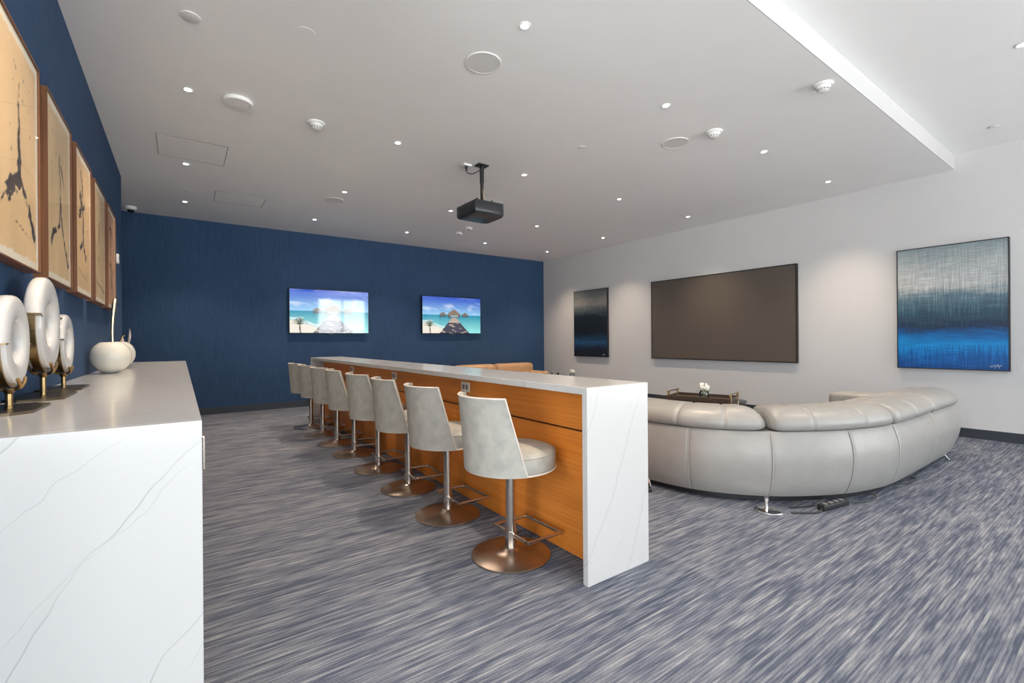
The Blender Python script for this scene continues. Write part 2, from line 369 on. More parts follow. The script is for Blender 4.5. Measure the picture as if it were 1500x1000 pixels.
def bez(pts, n=24):
    """Catmull-Rom through points"""
    P = [Vector(p) for p in pts]; out = []
    for i in range(len(P) - 1):
        a, b, c, d = P[max(i - 1, 0)], P[i], P[i + 1], P[min(i + 2, len(P) - 1)]
        for k in range(n):
            t = k / n
            out.append(0.5 * ((2 * b) + (c - a) * t + (2 * a - 5 * b + 4 * c - d) * t * t + (3 * b - a - 3 * c + d) * t ** 3))
    out.append(P[-1]); return out

def tag(o, label, cat, group=None):
    o['label'] = label; o['category'] = cat
    if group: o['group'] = group
    return o
def thing(name, label, cat, loc=(0, 0, 0), rotz=0.0, group=None):
    o = bpy.data.objects.new(name, None); COL.objects.link(o); o.empty_display_size = 0.05
    o.location = loc; o.rotation_euler[2] = rotz
    return tag(o, label, cat, group)
def struct(o):
    o['kind'] = 'structure'; return o
def dup(root, loc, rotz=None, label=None, group=None):
    r = root.copy(); COL.objects.link(r); r.location = loc
    if rotz is not None: r.rotation_euler[2] = rotz
    if label: r['label'] = label
    if group: r['group'] = group
    for ch in list(root.children):
        c = ch.copy(); COL.objects.link(c); c.parent = r
        for g in list(ch.children):
            d = g.copy(); COL.objects.link(d); d.parent = c
    return r
def print_grid(name, nu, nv, pos, colour, mat, parent):
    """flat print: a grid of (nu x nv) cells, pos(u, v) -> xyz, colour(U, V) -> rgb arrays (linear)"""
    u = np.linspace(0, 1, nu + 1); v = np.linspace(0, 1, nv + 1); U, Vv = np.meshgrid(u, v)
    rgb = np.clip(colour(U, Vv), 0, 1)
    V = [pos(float(a), float(b)) for a, b in zip(U.ravel(), Vv.ravel())]
    w = nu + 1
    Fc = [(j * w + i, j * w + i + 1, (j + 1) * w + i + 1, (j + 1) * w + i) for j in range(nv) for i in range(nu)]
    me = bpy.data.meshes.new(name); me.from_pydata(V, [], Fc); me.update(); me.materials.append(mat)
    ca = me.color_attributes.new('print', 'FLOAT_COLOR', 'POINT')
    ca.data.foreach_set('color', np.concatenate([rgb.reshape(-1, 3), np.ones((rgb.shape[0] * rgb.shape[1], 1))], 1).astype(np.float32).ravel())
    o = bpy.data.objects.new(name, me); COL.objects.link(o); o.parent = parent
    return o
def lin(r, g, b):
    return np.array([((c / 255 + 0.055) / 1.055) ** 2.4 if c > 10 else c / 255 / 12.92 for c in (r, g, b)])
def vnoise(U, V, fu, fv, seed):
    rs = np.random.RandomState(seed); G = rs.rand(int(fv) + 3, int(fu) + 3)
    x = U * fu; y = V * fv; i = np.floor(x).astype(int); j = np.floor(y).astype(int); a = x - i; b = y - j; i = i % (int(fu) + 2); j = j % (int(fv) + 2)
    a = a * a * (3 - 2 * a); b = b * b * (3 - 2 * b)
    return (G[j, i] * (1 - a) + G[j, i + 1] * a) * (1 - b) + (G[j + 1, i] * (1 - a) + G[j + 1, i + 1] * a) * b

# ------------------------------------------------------------------ the room
struct(box('floor', XW, XR, YB, YF, -0.08, 0.0, M['carpet']))
cv = [(XW, YB, ZR), (XR, YB, ZR), (XR, YS, ZR), (XW, YS, ZR), (XR, YS, ZC), (XW, YS, ZC), (XR, YF, ZC), (XW, YF, ZC),
      (XW, YB, ZR + .15), (XR, YB, ZR + .15), (XW, YF, ZR + .15), (XR, YF, ZR + .15)]
struct(mesh('ceiling', cv, [(0, 1, 2, 3), (3, 2, 4, 5), (5, 4, 6, 7), (8, 9, 11, 10), (0, 1, 9, 8), (7, 6, 11, 10), (0, 3, 5, 7, 10, 8), (1, 2, 4, 6, 11, 9)], M['ceiling']))
struct(box('dimmed_cover_1', XW, XR, YS - .006, YS, ZC, ZR, M['dimmed_step']))  # added cover, darker than the ceiling to hold back the window light
struct(box('wall_left', XW, XL, YW, YE, 0, ZR, M['wall_blue']))
struct(box('wall_alcove', XA - .15, XA, YE, YF, 0, ZR, M['wall_blue']))
struct(box('wall_far', XA - .15, XR, YF, YF + .15, 0, ZR, M['wall_blue']))
wr_ = [box_bm(XR, XR + .15, YB - .2, RWIN[0], 0, ZR + .02), box_bm(XR, XR + .15, RWIN[1], YF + .15, 0, ZR + .02), box_bm(XR, XR + .15, RWIN[0], RWIN[1], 0, WZ0), box_bm(XR, XR + .15, RWIN[0], RWIN[1], WZ1, ZR + .02)]
struct(from_bm('wall_right', join(wr_), M['wall_white']))
# window wall behind the camera
wb = []
xs = [XW] + [v for w in WINS for v in w] + [XR]
for k in range(0, len(xs), 2):
    wb.append(box_bm(xs[k], xs[k + 1], YB - .2, YB, 0, ZR))
for a, b in WINS:
    wb.append(box_bm(a, b, YB - .2, YB, 0, WZ0)); wb.append(box_bm(a, b, YB - .2, YB, WZ1, ZR))
struct(from_bm('wall_rear', join(wb), M['wall_white']))
def window(idx, a, b, n, side):
    """side 'rear': lies in the wall y = YB, a..b in x; side 'left': lies in the wall x = XW, a..b in y"""
    def bb(u0, u1, w0, w1, z0, z1):
        if side == 'rear': return (u0, u1, YB - w1, YB - w0, z0, z1)
        if side == 'left': return (XW - w1, XW - w0, u0, u1, z0, z1)
        return (XR + w0, XR + w1, u0, u1, z0, z1)
    fr = []
    for z0, z1 in ((WZ0, WZ0 + .06), (WZ1 - .06, WZ1), (1.62, 1.67)): fr.append(box_bm(*bb(a, b, .07, .14, z0, z1)))
    for k in range(n + 1):
        xk = min(max(a + (b - a) * k / n, a + .03), b - .03)
        fr.append(box_bm(*bb(xk - .03, xk + .03, .069, .141, WZ0, WZ1)))
    w = struct(from_bm('window_%d' % idx, join(fr), M['alu']))
    for k in range(n):
        for z0, z1 in ((WZ0 + .06, 1.62), (1.67, WZ1 - .06)):
            box('pane', *bb(a + (b - a) * k / n + .03, a + (b - a) * (k + 1) / n - .03, .102, .108, z0, z1), M['pane'], w)
window(1, *WINS[0], 3, 'rear'); window(2, *WINS[1], 2, 'rear'); window(3, *LWIN, 3, 'left'); window(4, *RWIN, 2, 'right')
wb = [box_bm(XW - .2, XW, YB - .2, LWIN[0], 0, ZR), box_bm(XW - .2, XW, LWIN[1], YW, 0, ZR), box_bm(XW - .2, XW, LWIN[0], LWIN[1], 0, WZ0), box_bm(XW - .2, XW, LWIN[0], LWIN[1], WZ1, ZR)]
struct(from_bm('wall_side', join(wb), M['wall_white']))
struct(box('baseboard_far', XA, XR, YF - .014, YF, 0, .108, M['base']))
struct(box('baseboard_right', XR - .014, XR, YB, YF - .014, 0, .108, M['base']))

# ------------------------------------------------------------------ long cabinet run with quartz top on the left
CX, CY0, CY1 = 0.048, 1.598, 7.04
t = thing('sideboard_worktop', 'white veined quartz worktop with waterfall end along the navy wall', 'countertop', (XL, CY0, 0))
ox, oy = XL, CY0
box('worktop_slab', .004, CX - ox, .03, CY1 - oy, H - .04, H, M['stone_a'], t, .0015, 1)
box('waterfall_panel', .004, CX - ox, 0, .03, 0, H, M['stone_a'], t, .0015, 1)
units = 5; uy0 = CY0 + .034; uw = (CY1 - .02 - uy0) / units
ORD = ['first', 'second', 'third', 'fourth', 'fifth', 'sixth', 'seventh', 'eighth']
for k in range(units):
    u = thing('base_cabinet', 'dark two-door base cabinet under the quartz worktop, %s from its waterfall end' % ORD[k], 'cabinet', (XL, uy0 + k * uw, 0), 0, 'base cabinets along the navy wall')
    box('carcass', .006, .555, .002, uw - .002, .08, H - .041, M['dark_wood'], u)
    box('plinth', .006, .50, .002, uw - .002, 0, .08, M['black'], u)
    for d in range(2):
        y0 = .004 + d * (uw - .008) / 2; y1 = y0 + (uw - .008) / 2 - .004
        dr = box('door', .556, .578, y0, y1, .085, H - .05, M['dark_wood'], u, .001, 1)
        yh = (y0 + .10 if k == 0 and d == 0 else (y1 - .05 if d == 0 else y0 + .05))
        tube('handle', [(.578, yh, .755), (.612, yh, .755), (.612, yh, .857), (.578, yh, .857)], .006, M['steel'], dr, 6)

# ring sculptures
def ring_lamp(label, loc, R, zc, wr, wx, a_s):
    t = thing('ring_sculpture', label, 'sculpture', loc, 0, 'white ceramic rings on brass stands')
    m = 24; Rm = R - wr / 2; n = 72
    def sect(q, cut):
        ex = 0.62
        c_ = math.copysign(abs(math.cos(q)) ** ex, math.cos(q)); s_ = math.copysign(abs(math.sin(q)) ** ex, math.sin(q))
        rr = Rm + c_ * wr / 2; x = s_ * wx / 2
        return min(rr, R - cut), x
    # one continuous ring; its outer rim is cut back below the collars, where the brass straps run
    angs = sorted([-PI / 2 + 2 * PI * i / n for i in range(n)] + [a_s - .001, a_s + .001, PI - a_s - .001, PI - a_s + .001])
    V, Fc = [], []
    for a in angs:
        low = a < a_s or a > PI - a_s
        for k in range(m):
            rr, x = sect(2 * PI * k / m, wr * .17 if low else 0)
            V.append((x, rr * math.cos(a), zc + rr * math.sin(a)))
    L = len(angs)
    for i in range(L):
        A = i * m; B = ((i + 1) % L) * m
        for k in range(m): Fc.append((A + k, A + (k + 1) % m, B + (k + 1) % m, B + k))
    mesh('ring', V, Fc, M['ceramic'], t, 'auto')
    for sgn in (0, 1):
        a = a_s if sgn == 0 else PI - a_s
        # collar plate under the step of the rim
        V = []
        for aa in (a - .018, a + .012) if sgn == 0 else (a - .012, a + .018):
            for rr, x in ((R - wr * .30, -wx * .53), (R + .003, -wx * .53), (R + .003, wx * .53), (R - wr * .30, wx * .53)): V.append((x, rr * math.cos(aa), zc + rr * math.sin(aa)))
        mesh('collar', V, [(0, 1, 2, 3), (4, 5, 6, 7), (0, 1, 5, 4), (1, 2, 6, 5), (2, 3, 7, 6), (3, 0, 4, 7)], M['brass'], t)
        aa = np.linspace(a, -PI / 2 if sgn == 0 else 1.5 * PI, 18); V, Fc = [], []
        ro, ri, hx = R - wr * .05, R - wr * .20, wx * .22
        for q in aa:
            for (rr, x) in ((ri, -hx), (ro, -hx), (ro, hx), (ri, hx)): V.append((x, rr * math.cos(q), zc + rr * math.sin(q)))
        for i in range(17):
            for k in range(4): Fc.append((i * 4 + k, i * 4 + (k + 1) % 4, i * 4 + 4 + (k + 1) % 4, i * 4 + 4 + k))
        Fc += [(0, 1, 2, 3), (68, 69, 70, 71)]
        mesh('strap', V, Fc, M['brass'], t)
    zb = zc - R
    for sx in (-1, 1):      # cradle prongs hugging the ring faces
        for sy in (-1, 1):
            pts = [(0, 0, zb - .004), (sx * wx * .45, sy * .010, zb + .002), (sx * wx * .60, sy * R * .16, zb + R * .10), (sx * wx * .58, sy * R * .30, zb + R * .22)]
            tube('prong', bez(pts, 6), .005, M['brass'], t, 8)
    lathe('stem', [(0, .008), (.0115, .008), (.0115, .014), (.0095, .016), (.0095, zb - .016), (.013, zb - .013), (.016, zb + .002), (0, zb + .003)], M['brass'], t, 20)
    bw, bl, cc = .085, .185, .045
    if R < .18: bw, bl = .08, .165
    pl = [(-bw + cc, -bl), (bw - cc, -bl), (bw, -bl + cc), (bw, bl - cc), (bw - cc, bl), (-bw + cc, bl), (-bw, bl - cc), (-bw, -bl + cc)]
    V = [(x, y, 0) for x, y in pl] + [(x, y, .009) for x, y in pl]
    Fc = [tuple(range(8)), tuple(range(8, 16))] + [(k, (k + 1) % 8, 8 + (k + 1) % 8, 8 + k) for k in range(8)]
    mesh('base_plate', V, Fc, M['bronze'], t)
    for q in (-.6, .2):     # small fixing pins on the rim
        lathe('pin', [(0, 0), (.004, 0), (.004, .006), (0, .007)], M['gold'], t, 10, c=(wx * .3, R * .97 * math.cos(q), zc + R * .97 * math.sin(q)))
    return t
ring_lamp('mid-sized white ceramic ring on a brass stand at the near end of the quartz worktop', (-.468, 2.235, H), .157, .230, .088, .052, -.04)
ring_lamp('largest white ceramic ring on a brass stand, between the two smaller rings', (-.468, 2.705, H), .200, .300, .116, .056, .20)
ring_lamp('smallest white ceramic ring on a brass stand, half hidden behind the largest ring', (-.470, 3.13, H), .145, .222, .078, .046, .15)

def apple(label, loc, R, hh, stem, leaf):
    t = thing('ceramic_apple', label, 'ornament', loc)
    prof = []
    for k in range(0, 25):
        a = -PI / 2 + PI * k / 24
        r = R * max(math.cos(a), 0) ** 0.86 * (1.0 if math.sin(a) > 0 else 1 - .06 * math.sin(a) ** 2)
        z = hh / 2 + hh / 2 * math.sin(a)
        if a > 1.0: z -= (a - 1.0) ** 2 * hh * .34
        prof.append((max(r, 0), max(z, 0)))
    prof[0] = (0, 0); prof[-1] = (0, prof[-2][1] - .006)
    lathe('body', prof, M['celadon'], t, 48, smooth=True)
    zt = prof[-1][1]
    if stem:
        pts = bez([(.01, 0, zt - .03), (.008, 0, zt + .08), (.012, 0, zt + .20), (.024, 0, zt + .335)], 8)
        tube('stem', pts, .008, M['gold'], t, 12, rads=[.0105 + .007 * max(0, i / len(pts) - .35) for i in range(len(pts))])
    if leaf:
        tube('stem', bez([(.01, 0, zt - .02), (.03, 0, zt + .05), (.05, 0, zt + .07)], 6), .006, M['gold'], t, 8)
        for (x0, top, w, tl) in ((.075, .15, .020, .012), (.045, .085, .022, -.012)):
            V, Fc = [], []
            n = 12
            for i in range(n + 1):
                s = i / n; wd = w * math.sin(PI * min(1, s * .93 + .07)) ** .8
                z = zt - .02 + top * s; x = x0 + tl * math.sin(PI * s * .7)
                for (dx, dy) in ((-wd * .5, 0), (0, -.006), (wd * .5, 0), (0, .006)): V.append((x + dx, dy, z))
            for i in range(n):
                for k in range(4): Fc.append((i * 4 + k, i * 4 + (k + 1) % 4, i * 4 + 4 + (k + 1) % 4, i * 4 + 4 + k))
            Fc += [(0, 1, 2, 3), (n * 4, n * 4 + 1, n * 4 + 2, n * 4 + 3)]
            mesh('leaf', V, Fc, M['petal'], t, True)
    return t
apple('cream glazed ceramic apple with a tall gold stem on the quartz worktop', (-.425, 4.55, H), .122, .245, True, False)
apple('cream ceramic fruit with a pale pink leaf, behind the gold-stemmed apple', (-.462, 5.42, H), .128, .25, False, True)

# framed ink drawings on the left wall
def dist_poly(U, V, pts, asp):
    d = np.full(U.shape, 9.0); tt = np.zeros(U.shape); n = len(pts) - 1
    for i in range(n):
        ax, ay = pts[i]; bx, by = pts[i + 1]; dx, dy = (bx - ax) * asp, by - ay
        q = ((U - ax) * asp * dx + (V - ay) * dy) / max(dx * dx + dy * dy, 1e-9); q = np.clip(q, 0, 1)
        e = np.hypot((U - ax) * asp - q * dx, (V - ay) - q * dy)
        tt = np.where(e < d, (i + q) / n, tt); d = np.minimum(d, e)
    return d, tt
def ink(seed, strokes, blots, tone):
    def f(U, V):
        asp = .6 / .9
        c = tone[None, None, :] * (0.90 + 0.20 * vnoise(U, V, 5, 7, seed))[..., None] * (0.97 + .06 * vnoise(U, V, 30, 50, seed + 1))[..., None]
        inkc = lin(52, 50, 62); cov = np.zeros(U.shape)
        jit = (vnoise(U, V, 40, 70, seed + 2) - .5) * .016; rag = vnoise(U, V, 26, 46, seed + 3)
        for pts, w0, w1 in strokes:
            d, tt = dist_poly(U + jit, V, pts, asp); w = (w0 + (w1 - w0) * tt) * (0.45 + 1.1 * rag)
            cov = np.maximum(cov, np.clip((w - d) / .004 + .5, 0, 1) * np.clip((rag - .12) * 6, 0.2, .95))
        for bx, by, r in blots:
            d = np.hypot((U - bx) * asp, V - by) + jit; cov = np.maximum(cov, np.clip((r - d) / .004 + .5, 0, 1) * .9)
        # cream border left round the sheet
        edge = np.minimum(np.minimum(U, 1 - U) * asp, np.minimum(V, 1 - V)) + (vnoise(U, V, 16, 26, seed + 5) - .5) * .006
        c = np.where((edge < .040)[..., None], lin(246, 238, 218)[None, None, :], c)
        return c * (1 - cov[..., None]) + inkc * cov[..., None]
    return f
rs = random.Random(5)
def spl(n, x, y, sx, sy): return [(x + rs.uniform(-sx, sx), y + rs.uniform(-sy, sy), rs.uniform(.002, .006)) for _ in range(n)]
DRAW = [
 ([([(.52, .70), (.50, .60), (.52, .52), (.50, .44), (.53, .36), (.52, .28)], .003, .016), ([(.52, .36), (.50, .29), (.36, .24), (.28, .22)], .016, .022), ([(.53, .30), (.60, .26), (.74, .20), (.84, .12), (.88, .08)], .010, .012), ([(.28, .22), (.16, .16), (.10, .13)], .004, .002), ([(.42, .10), (.78, .06)], .001, .001)], spl(16, .55, .5, .25, .3), 0),
 ([([(.55, .66), (.50, .60), (.56, .52), (.55, .36), (.52, .26), (.40, .22), (.26, .19), (.20, .13)], .004, .010), ([(.56, .40), (.62, .26), (.70, .19), (.82, .10), (.88, .05)], .008, .008), ([(.58, .60), (.68, .54), (.72, .48)], .007, .001)], spl(10, .5, .45, .3, .3), 1),
 ([([(.35, .78), (.46, .68), (.42, .58), (.50, .44), (.48, .34), (.52, .24)], .008, .010), ([(.30, .60), (.44, .54), (.56, .56)], .018, .010), ([(.26, .46), (.34, .50)], .016, .012), ([(.50, .30), (.30, .24)], .008, .010), ([(.52, .26), (.64, .20)], .014, .010), ([(.66, .18), (.78, .12), (.70, .04), (.20, .09)], .002, .001)], spl(8, .5, .5, .3, .3), 2),
 ([([(.42, .60), (.46, .52), (.44, .44)], .006, .005), ([(.44, .30), (.46, .26)], .004, .002), ([(.15, .10), (.5, .07), (.9, .03)], .002, .004)], spl(12, .5, .4, .3, .25), 3),
 ([([(.35, .74), (.52, .62), (.48, .48), (.52, .30), (.50, .14)], .008, .007), ([(.30, .70), (.50, .72), (.70, .64)], .008, .004), ([(.30, .36), (.52, .34), (.70, .26)], .006, .004), ([(.55, .2), (.7, .1)], .006, .003)], spl(8, .5, .5, .3, .3), 4),
]
TONES = [lin(236, 204, 156), lin(230, 200, 154), lin(228, 196, 150), lin(216, 192, 150), lin(214, 172, 134)]
DESC = ['ink drawing of a dripping trunk with two spreading legs, framed, nearest the ring sculptures', 'framed ink drawing of a long fork with a curled top line on tan paper',
        'framed ink drawing of a bold knotted vertical stroke on tan paper', 'framed ink drawing with only sparse small marks on tan paper', 'framed ink drawing on pinkish tan paper, last before the wall end']
FW, FH, FD, FZ = .600, .905, .052, 1.463
for k in range(5):
    y0 = 2.305 + .745 * k
    t = thing('framed_drawing', DESC[k], 'picture', (XL, y0, FZ), 0, 'framed ink drawings on the left navy wall')
    b = .006
    fb = [box_bm(0, FD, 0, FW, 0, b), box_bm(0, FD, 0, FW, FH - b, FH), box_bm(0, FD - .0005, 0, b, b, FH - b), box_bm(0, FD - .0005, FW - b, FW, b, FH - b)]
    from_bm('frame', join(fb), M['frame_wood'], t)
    box('backing', .002, FD - .010, b, FW - b, b, FH - b, M['mat_board'], t)
    st, bl, sd = DRAW[k]
    st = [([(x, y * 1.03 + .075) for x, y in p], w0 * 1.9, w1 * 1.9) for p, w0, w1 in st]; bl = [(x, y * 1.03 + .075, r * 1.2) for x, y, r in bl]
    # seen from the room the drawing's left edge is at low y
    print_grid('drawing', 64, 120, lambda u, v: (FD - .0085, b + u * (FW - 2 * b), b + v * (FH - 2 * b)), ink(sd * 11 + 3, st, bl, TONES[k]), M['paper'], t)
    box('glass', FD - .0045, FD - .003, b, FW - b, b, FH - b, M['pic_glass'], t)

s_ = thing('wall_thermostat', 'small white thermostat on the navy wall beyond the last framed drawing', 'thermostat', (XL, 6.44, 2.05))
box('housing', 0, .028, -.04, .04, -.05, .05, M['device'], s_, .008, 3)
box('display', .0275, .0295, -.022, .022, -.005, .03, M['grey_part'], s_)

# ------------------------------------------------------------------ bar island
BX0, BX1, BY0, BY1 = 1.530, 1.970, 1.541, 7.16
t = thing('bar_worktop', 'white veined quartz bar top with waterfall end panels beside the stools', 'countertop', (BX0, BY0, 0))
bw, bl = BX1 - BX0, BY1 - BY0
box('top_slab', 0, bw, .033, bl - .033, H - .034, H, M['stone_b'], t, .0015, 1)
box('end_panel', 0, bw, 0, .033, 0, H, M['stone_b'], t, .0015, 1)
box('end_panel', 0, bw, bl - .033, bl, 0, H, M['stone_b'], t, .0015, 1)
WX = 1.700
t = thing('bar_cabinet', 'orange oak panelled bar base between the white end panels', 'bar', (WX, BY0 + .035, 0))
L = bl - .07
box('core', .022, BX1 - WX - .012, .004, L - .004, 0, H - .036, M['black'], t)
n = 3; pw = L / n
for k in range(n):
    for z0, z1 in ((.004, .668), (.678, H - .037)):
        c = ((0 + .02) / 2, k * pw + pw / 2, (z0 + z1) / 2)
        o = box('panel', -.01, .01, -pw / 2 + .0012, pw / 2 - .0012, -(z1 - z0) / 2, (z1 - z0) / 2, M['wood'], t, .0008, 1)
        o.location = c
        o = box('panel', -.006, .006, -pw / 2 + .0012, pw / 2 - .0012, -(z1 - z0) / 2, (z1 - z0) / 2, M['wood'], t, .0008, 1)
        o.location = (BX1 - WX - .006, c[1], c[2])
OUTL = ['first', 'second', 'third']
for k, y in enumerate((2.957, 4.350, 5.726)):
    t = thing('power_outlet', 'ivory power outlet on the bar front, %s from the end by the curved sofa' % OUTL[k], 'outlet', (WX, y, .812), 0, 'outlets on the bar front')
    box('plate', -.006, 0, -.060, .060, -.036, .036, M['outlet'], t, .002, 2)
    for s in (-1, 1):
        sk = box('socket', -.0085, -.005, s * .023 - .015, s * .023 + .015, -.018, .018, M['grey_part'], t, .0015, 1)
        for q in (-1, 1): box('slot', -.0090, -.0082, s * .023 - .006, s * .023 + .008, q * .007 - .0016, q * .007 + .0016, M['black'], sk)

# ------------------------------------------------------------------ bar stools
def make_stool():
    t = thing('bar_stool', 'stool', 'bar stool', (0, 0, 0), 0, 'bar stools along the bar')
    lathe('base', [(0, 0), (.208, 0), (.212, .003), (.212, .010), (.205, .0135), (.10, .020), (.045, .030), (.031, .045), (.0, .046)], M['base_steel'], t, 56)
    po = lathe('pole', [(0, .03), (.0305, .03), (.0305, .095), (.0262, .10), (.0258, .38), (.0258, .484), (0, .484)], M['steel'], t, 24)
    # square loop foot rest: one side runs through the pole
    w, l = .22, .153
    lathe('foot_rest_collar', [(.026, .098), (.032, .098), (.032, .132), (.026, .132)], M['steel'], t, 24)
    c = [(0, -l, .115), (w, -l, .115), (w, l, .115), (0, l, .115)]
    parts = []
    for i in range(4):
        a = Vector(c[i]); b = Vector(c[(i + 1) % 4]); d = (b - a).normalized() * .0092
        parts.append(tube_data([a - d, b + d], .0092, 10))
    mesh('foot_rest', *merge(parts), M['steel'], t, 'auto')
    # seat drum with domed top
    seat = lathe('seat', [(0, .480), (.224, .480), (.236, .485), (.241, .497), (.243, .548), (.239, .565), (.228, .577), (.20, .586), (.12, .593), (0, .595)], M['suede'], t, 56)
    def ringpath(r, z, a0=0, a1=2 * PI, n=48): return [(r * math.cos(a0 + (a1 - a0) * i / n), r * math.sin(a0 + (a1 - a0) * i / n), z) for i in range(n)]
    mesh('seat_piping', *tube_data(ringpath(.2395, .566), .0035, 6, True), M['suede'], seat, True)
    mesh('bottom_piping', *tube_data(ringpath(.242, .4825), .0045, 6, True), M['welt'], seat, True)
    # wrap-around back shell
    nz, na = 14, 36; th = .034
    A_out, A_in = [], []
    def shell(v, q, inner):
        # v 0 bottom .. 1 top ; q -1..1 round the back
        amax = (1.31 - 0.44 * v ** 0.9)
        a = q * amax
        r = .2465 + .030 * v ** 1.2 - (th * (1 - .25 * v) if inner else 0)
        z = .482 + (.868 - .482) * v
        z += .012 * v * (1 - abs(q) ** 2) * 0
        return (-r * math.cos(a), -r * math.sin(a), z)
    V, Fc = [], []
    for inner in (False, True):
        for j in range(nz + 1):
            for i in range(na + 1): V.append(shell(j / nz, -1 + 2 * i / na, inner))
    W = na + 1; off = W * (nz + 1)
    for j in range(nz):
        for i in range(na):
            a = j * W + i; Fc.append((a, a + 1, a + W + 1, a + W)); Fc.append((off + a, off + a + W, off + a + W + 1, off + a + 1))
    for j in range(nz):
        for i in (0, na):
            a = j * W + i; Fc.append((a, a + W, off + a + W, off + a))
    for i in range(na):
        for j in (0, nz):
            a = j * W + i; Fc.append((a, a + 1, off + a + 1, off + a))
    back = mesh('backrest', V, Fc, M['suede'], t, 'auto')
    edge = [shell(j / nz, -1, False) for j in range(nz + 1)] + [shell(1, -1 + 2 * i / na, False) for i in range(1, na)] + [shell(1 - j / nz, 1, False) for j in range(nz + 1)]
    tube('edge_piping', edge, .0038, M['welt'], back, 6)
    inn = [shell(j / nz, -1, True) for j in range(3, nz + 1)] + [shell(1, -1 + 2 * i / na, True) for i in range(1, na)] + [shell(1 - j / nz, 1, True) for j in range(nz - 2)]
    tube('inner_piping', inn, .0030, M['suede'], back, 6)
    return t
ST = [(1.435, 2.025, 0), (1.430, 2.737, 1), (1.440, 3.408, -5), (1.440, 4.082, 2), (1.440, 4.790, -6), (1.432, 5.400, 3), (1.430, 6.050, -2), (1.428, 6.680, 2)]
proto = make_stool()
for k, (x, y, a) in enumerate(ST):
    lab = 'pale grey leather bar stool, %s from the bar end by the curved sofa' % ORD[k]
    if k == 0:
        proto.location = (x, y, 0); proto.rotation_euler[2] = math.radians(a); proto['label'] = lab
    else:
        dup(proto, (x, y, 0), math.radians(a), lab)

# ------------------------------------------------------------------ curved sectional sofa
PTS = [(6.15, 1.125), (5.65, 1.125), (5.20, 1.125), (4.75, 1.125), (4.30, 1.139), (4.03, 1.185), (3.80, 1.255), (3.56, 1.375), (3.33, 1.535), (3.14, 1.745), (3.02, 1.965), (2.965, 2.22), (2.95, 2.50), (2.95, 3.0), (2.95, 3.6), (2.95, 4.2)]
PATH = [Vector((p.x, p.y)) for p in bez([(x, y, 0) for x, y in PTS], 10)]
LEN = [0.0]
for a, b in zip(PATH, PATH[1:]): LEN.append(LEN[-1] + (b - a).length)
def s_of(x, y): return LEN[min(range(len(PATH)), key=lambda i: (PATH[i] - Vector((x, y))).length)]
def at_s(s):
    s = min(max(s, 0), LEN[-1] - 1e-6)
    i = max(j for j in range(len(LEN)) if LEN[j] <= s); i = min(i, len(PATH) - 2)
    q = (s - LEN[i]) / max(LEN[i + 1] - LEN[i], 1e-9)
    p = PATH[i].lerp(PATH[i + 1], q)
    i0, i1 = max(i - 3, 0), min(i + 4, len(PATH) - 1)
    t = (PATH[i1] - PATH[i0]).normalized()
    return p, t, Vector((t.y, -t.x))
SO = Vector((4.3, 1.6))
def sweep(name, s0, s1, prof, mat, parent, n=20, shape=None, tuck=None, smooth='auto'):
    """closed profile [(inward, z)] carried along the sofa's plan line from s0 to s1"""
    V, Fc = [], []; m = len(prof)
    for i in range(n + 1):
        s = s0 + (s1 - s0) * i / n; p, t, nn = at_s(s); u = i / n
        for (d, z) in prof:
            if shape: d2, z2, ds = shape(u, s, d, z)
            else: d2, z2, ds = d, z, 0.0
            if tuck: ds += tuck(s, z)
            q = p + nn * d2 + t * ds - SO; V.append((q.x, q.y, z2))
    for i in range(n):
        for k in range(m): Fc.append((i * m + k, i * m + (k + 1) % m, (i + 1) * m + (k + 1) % m, (i + 1) * m + k))
    Fc.append(tuple(range(m))); Fc.append(tuple(range(n * m, n * m + m)))
    return mesh(name, V, Fc, mat, parent, smooth)
sofa = thing('sectional_sofa', 'curved warm grey leather sectional sofa facing the projection screen', 'sofa', (SO.x, SO.y, 0))
outer = [(.012, .505), (.003, .495), (-.008, .47), (-.024, .42), (-.036, .36), (-.040, .30), (-.034, .23), (-.016, .15), (.008, .085), (.030, .052), (.055, .046)]
bprof = outer + [(.20, .046), (.20, .505)]
def tuck(s, z):
    w = max(0, 1 - s / .42); w = w * w * (3 - 2 * w)
    return w * .26 * max(0, (.46 - z) / .38) ** 2.0
seams = [0.0, s_of(5.20, 1.125), s_of(4.283, 1.139), s_of(3.80, 1.252), s_of(3.313, 1.539), s_of(3.004, 1.985), s_of(2.95, 3.0), LEN[-1]]
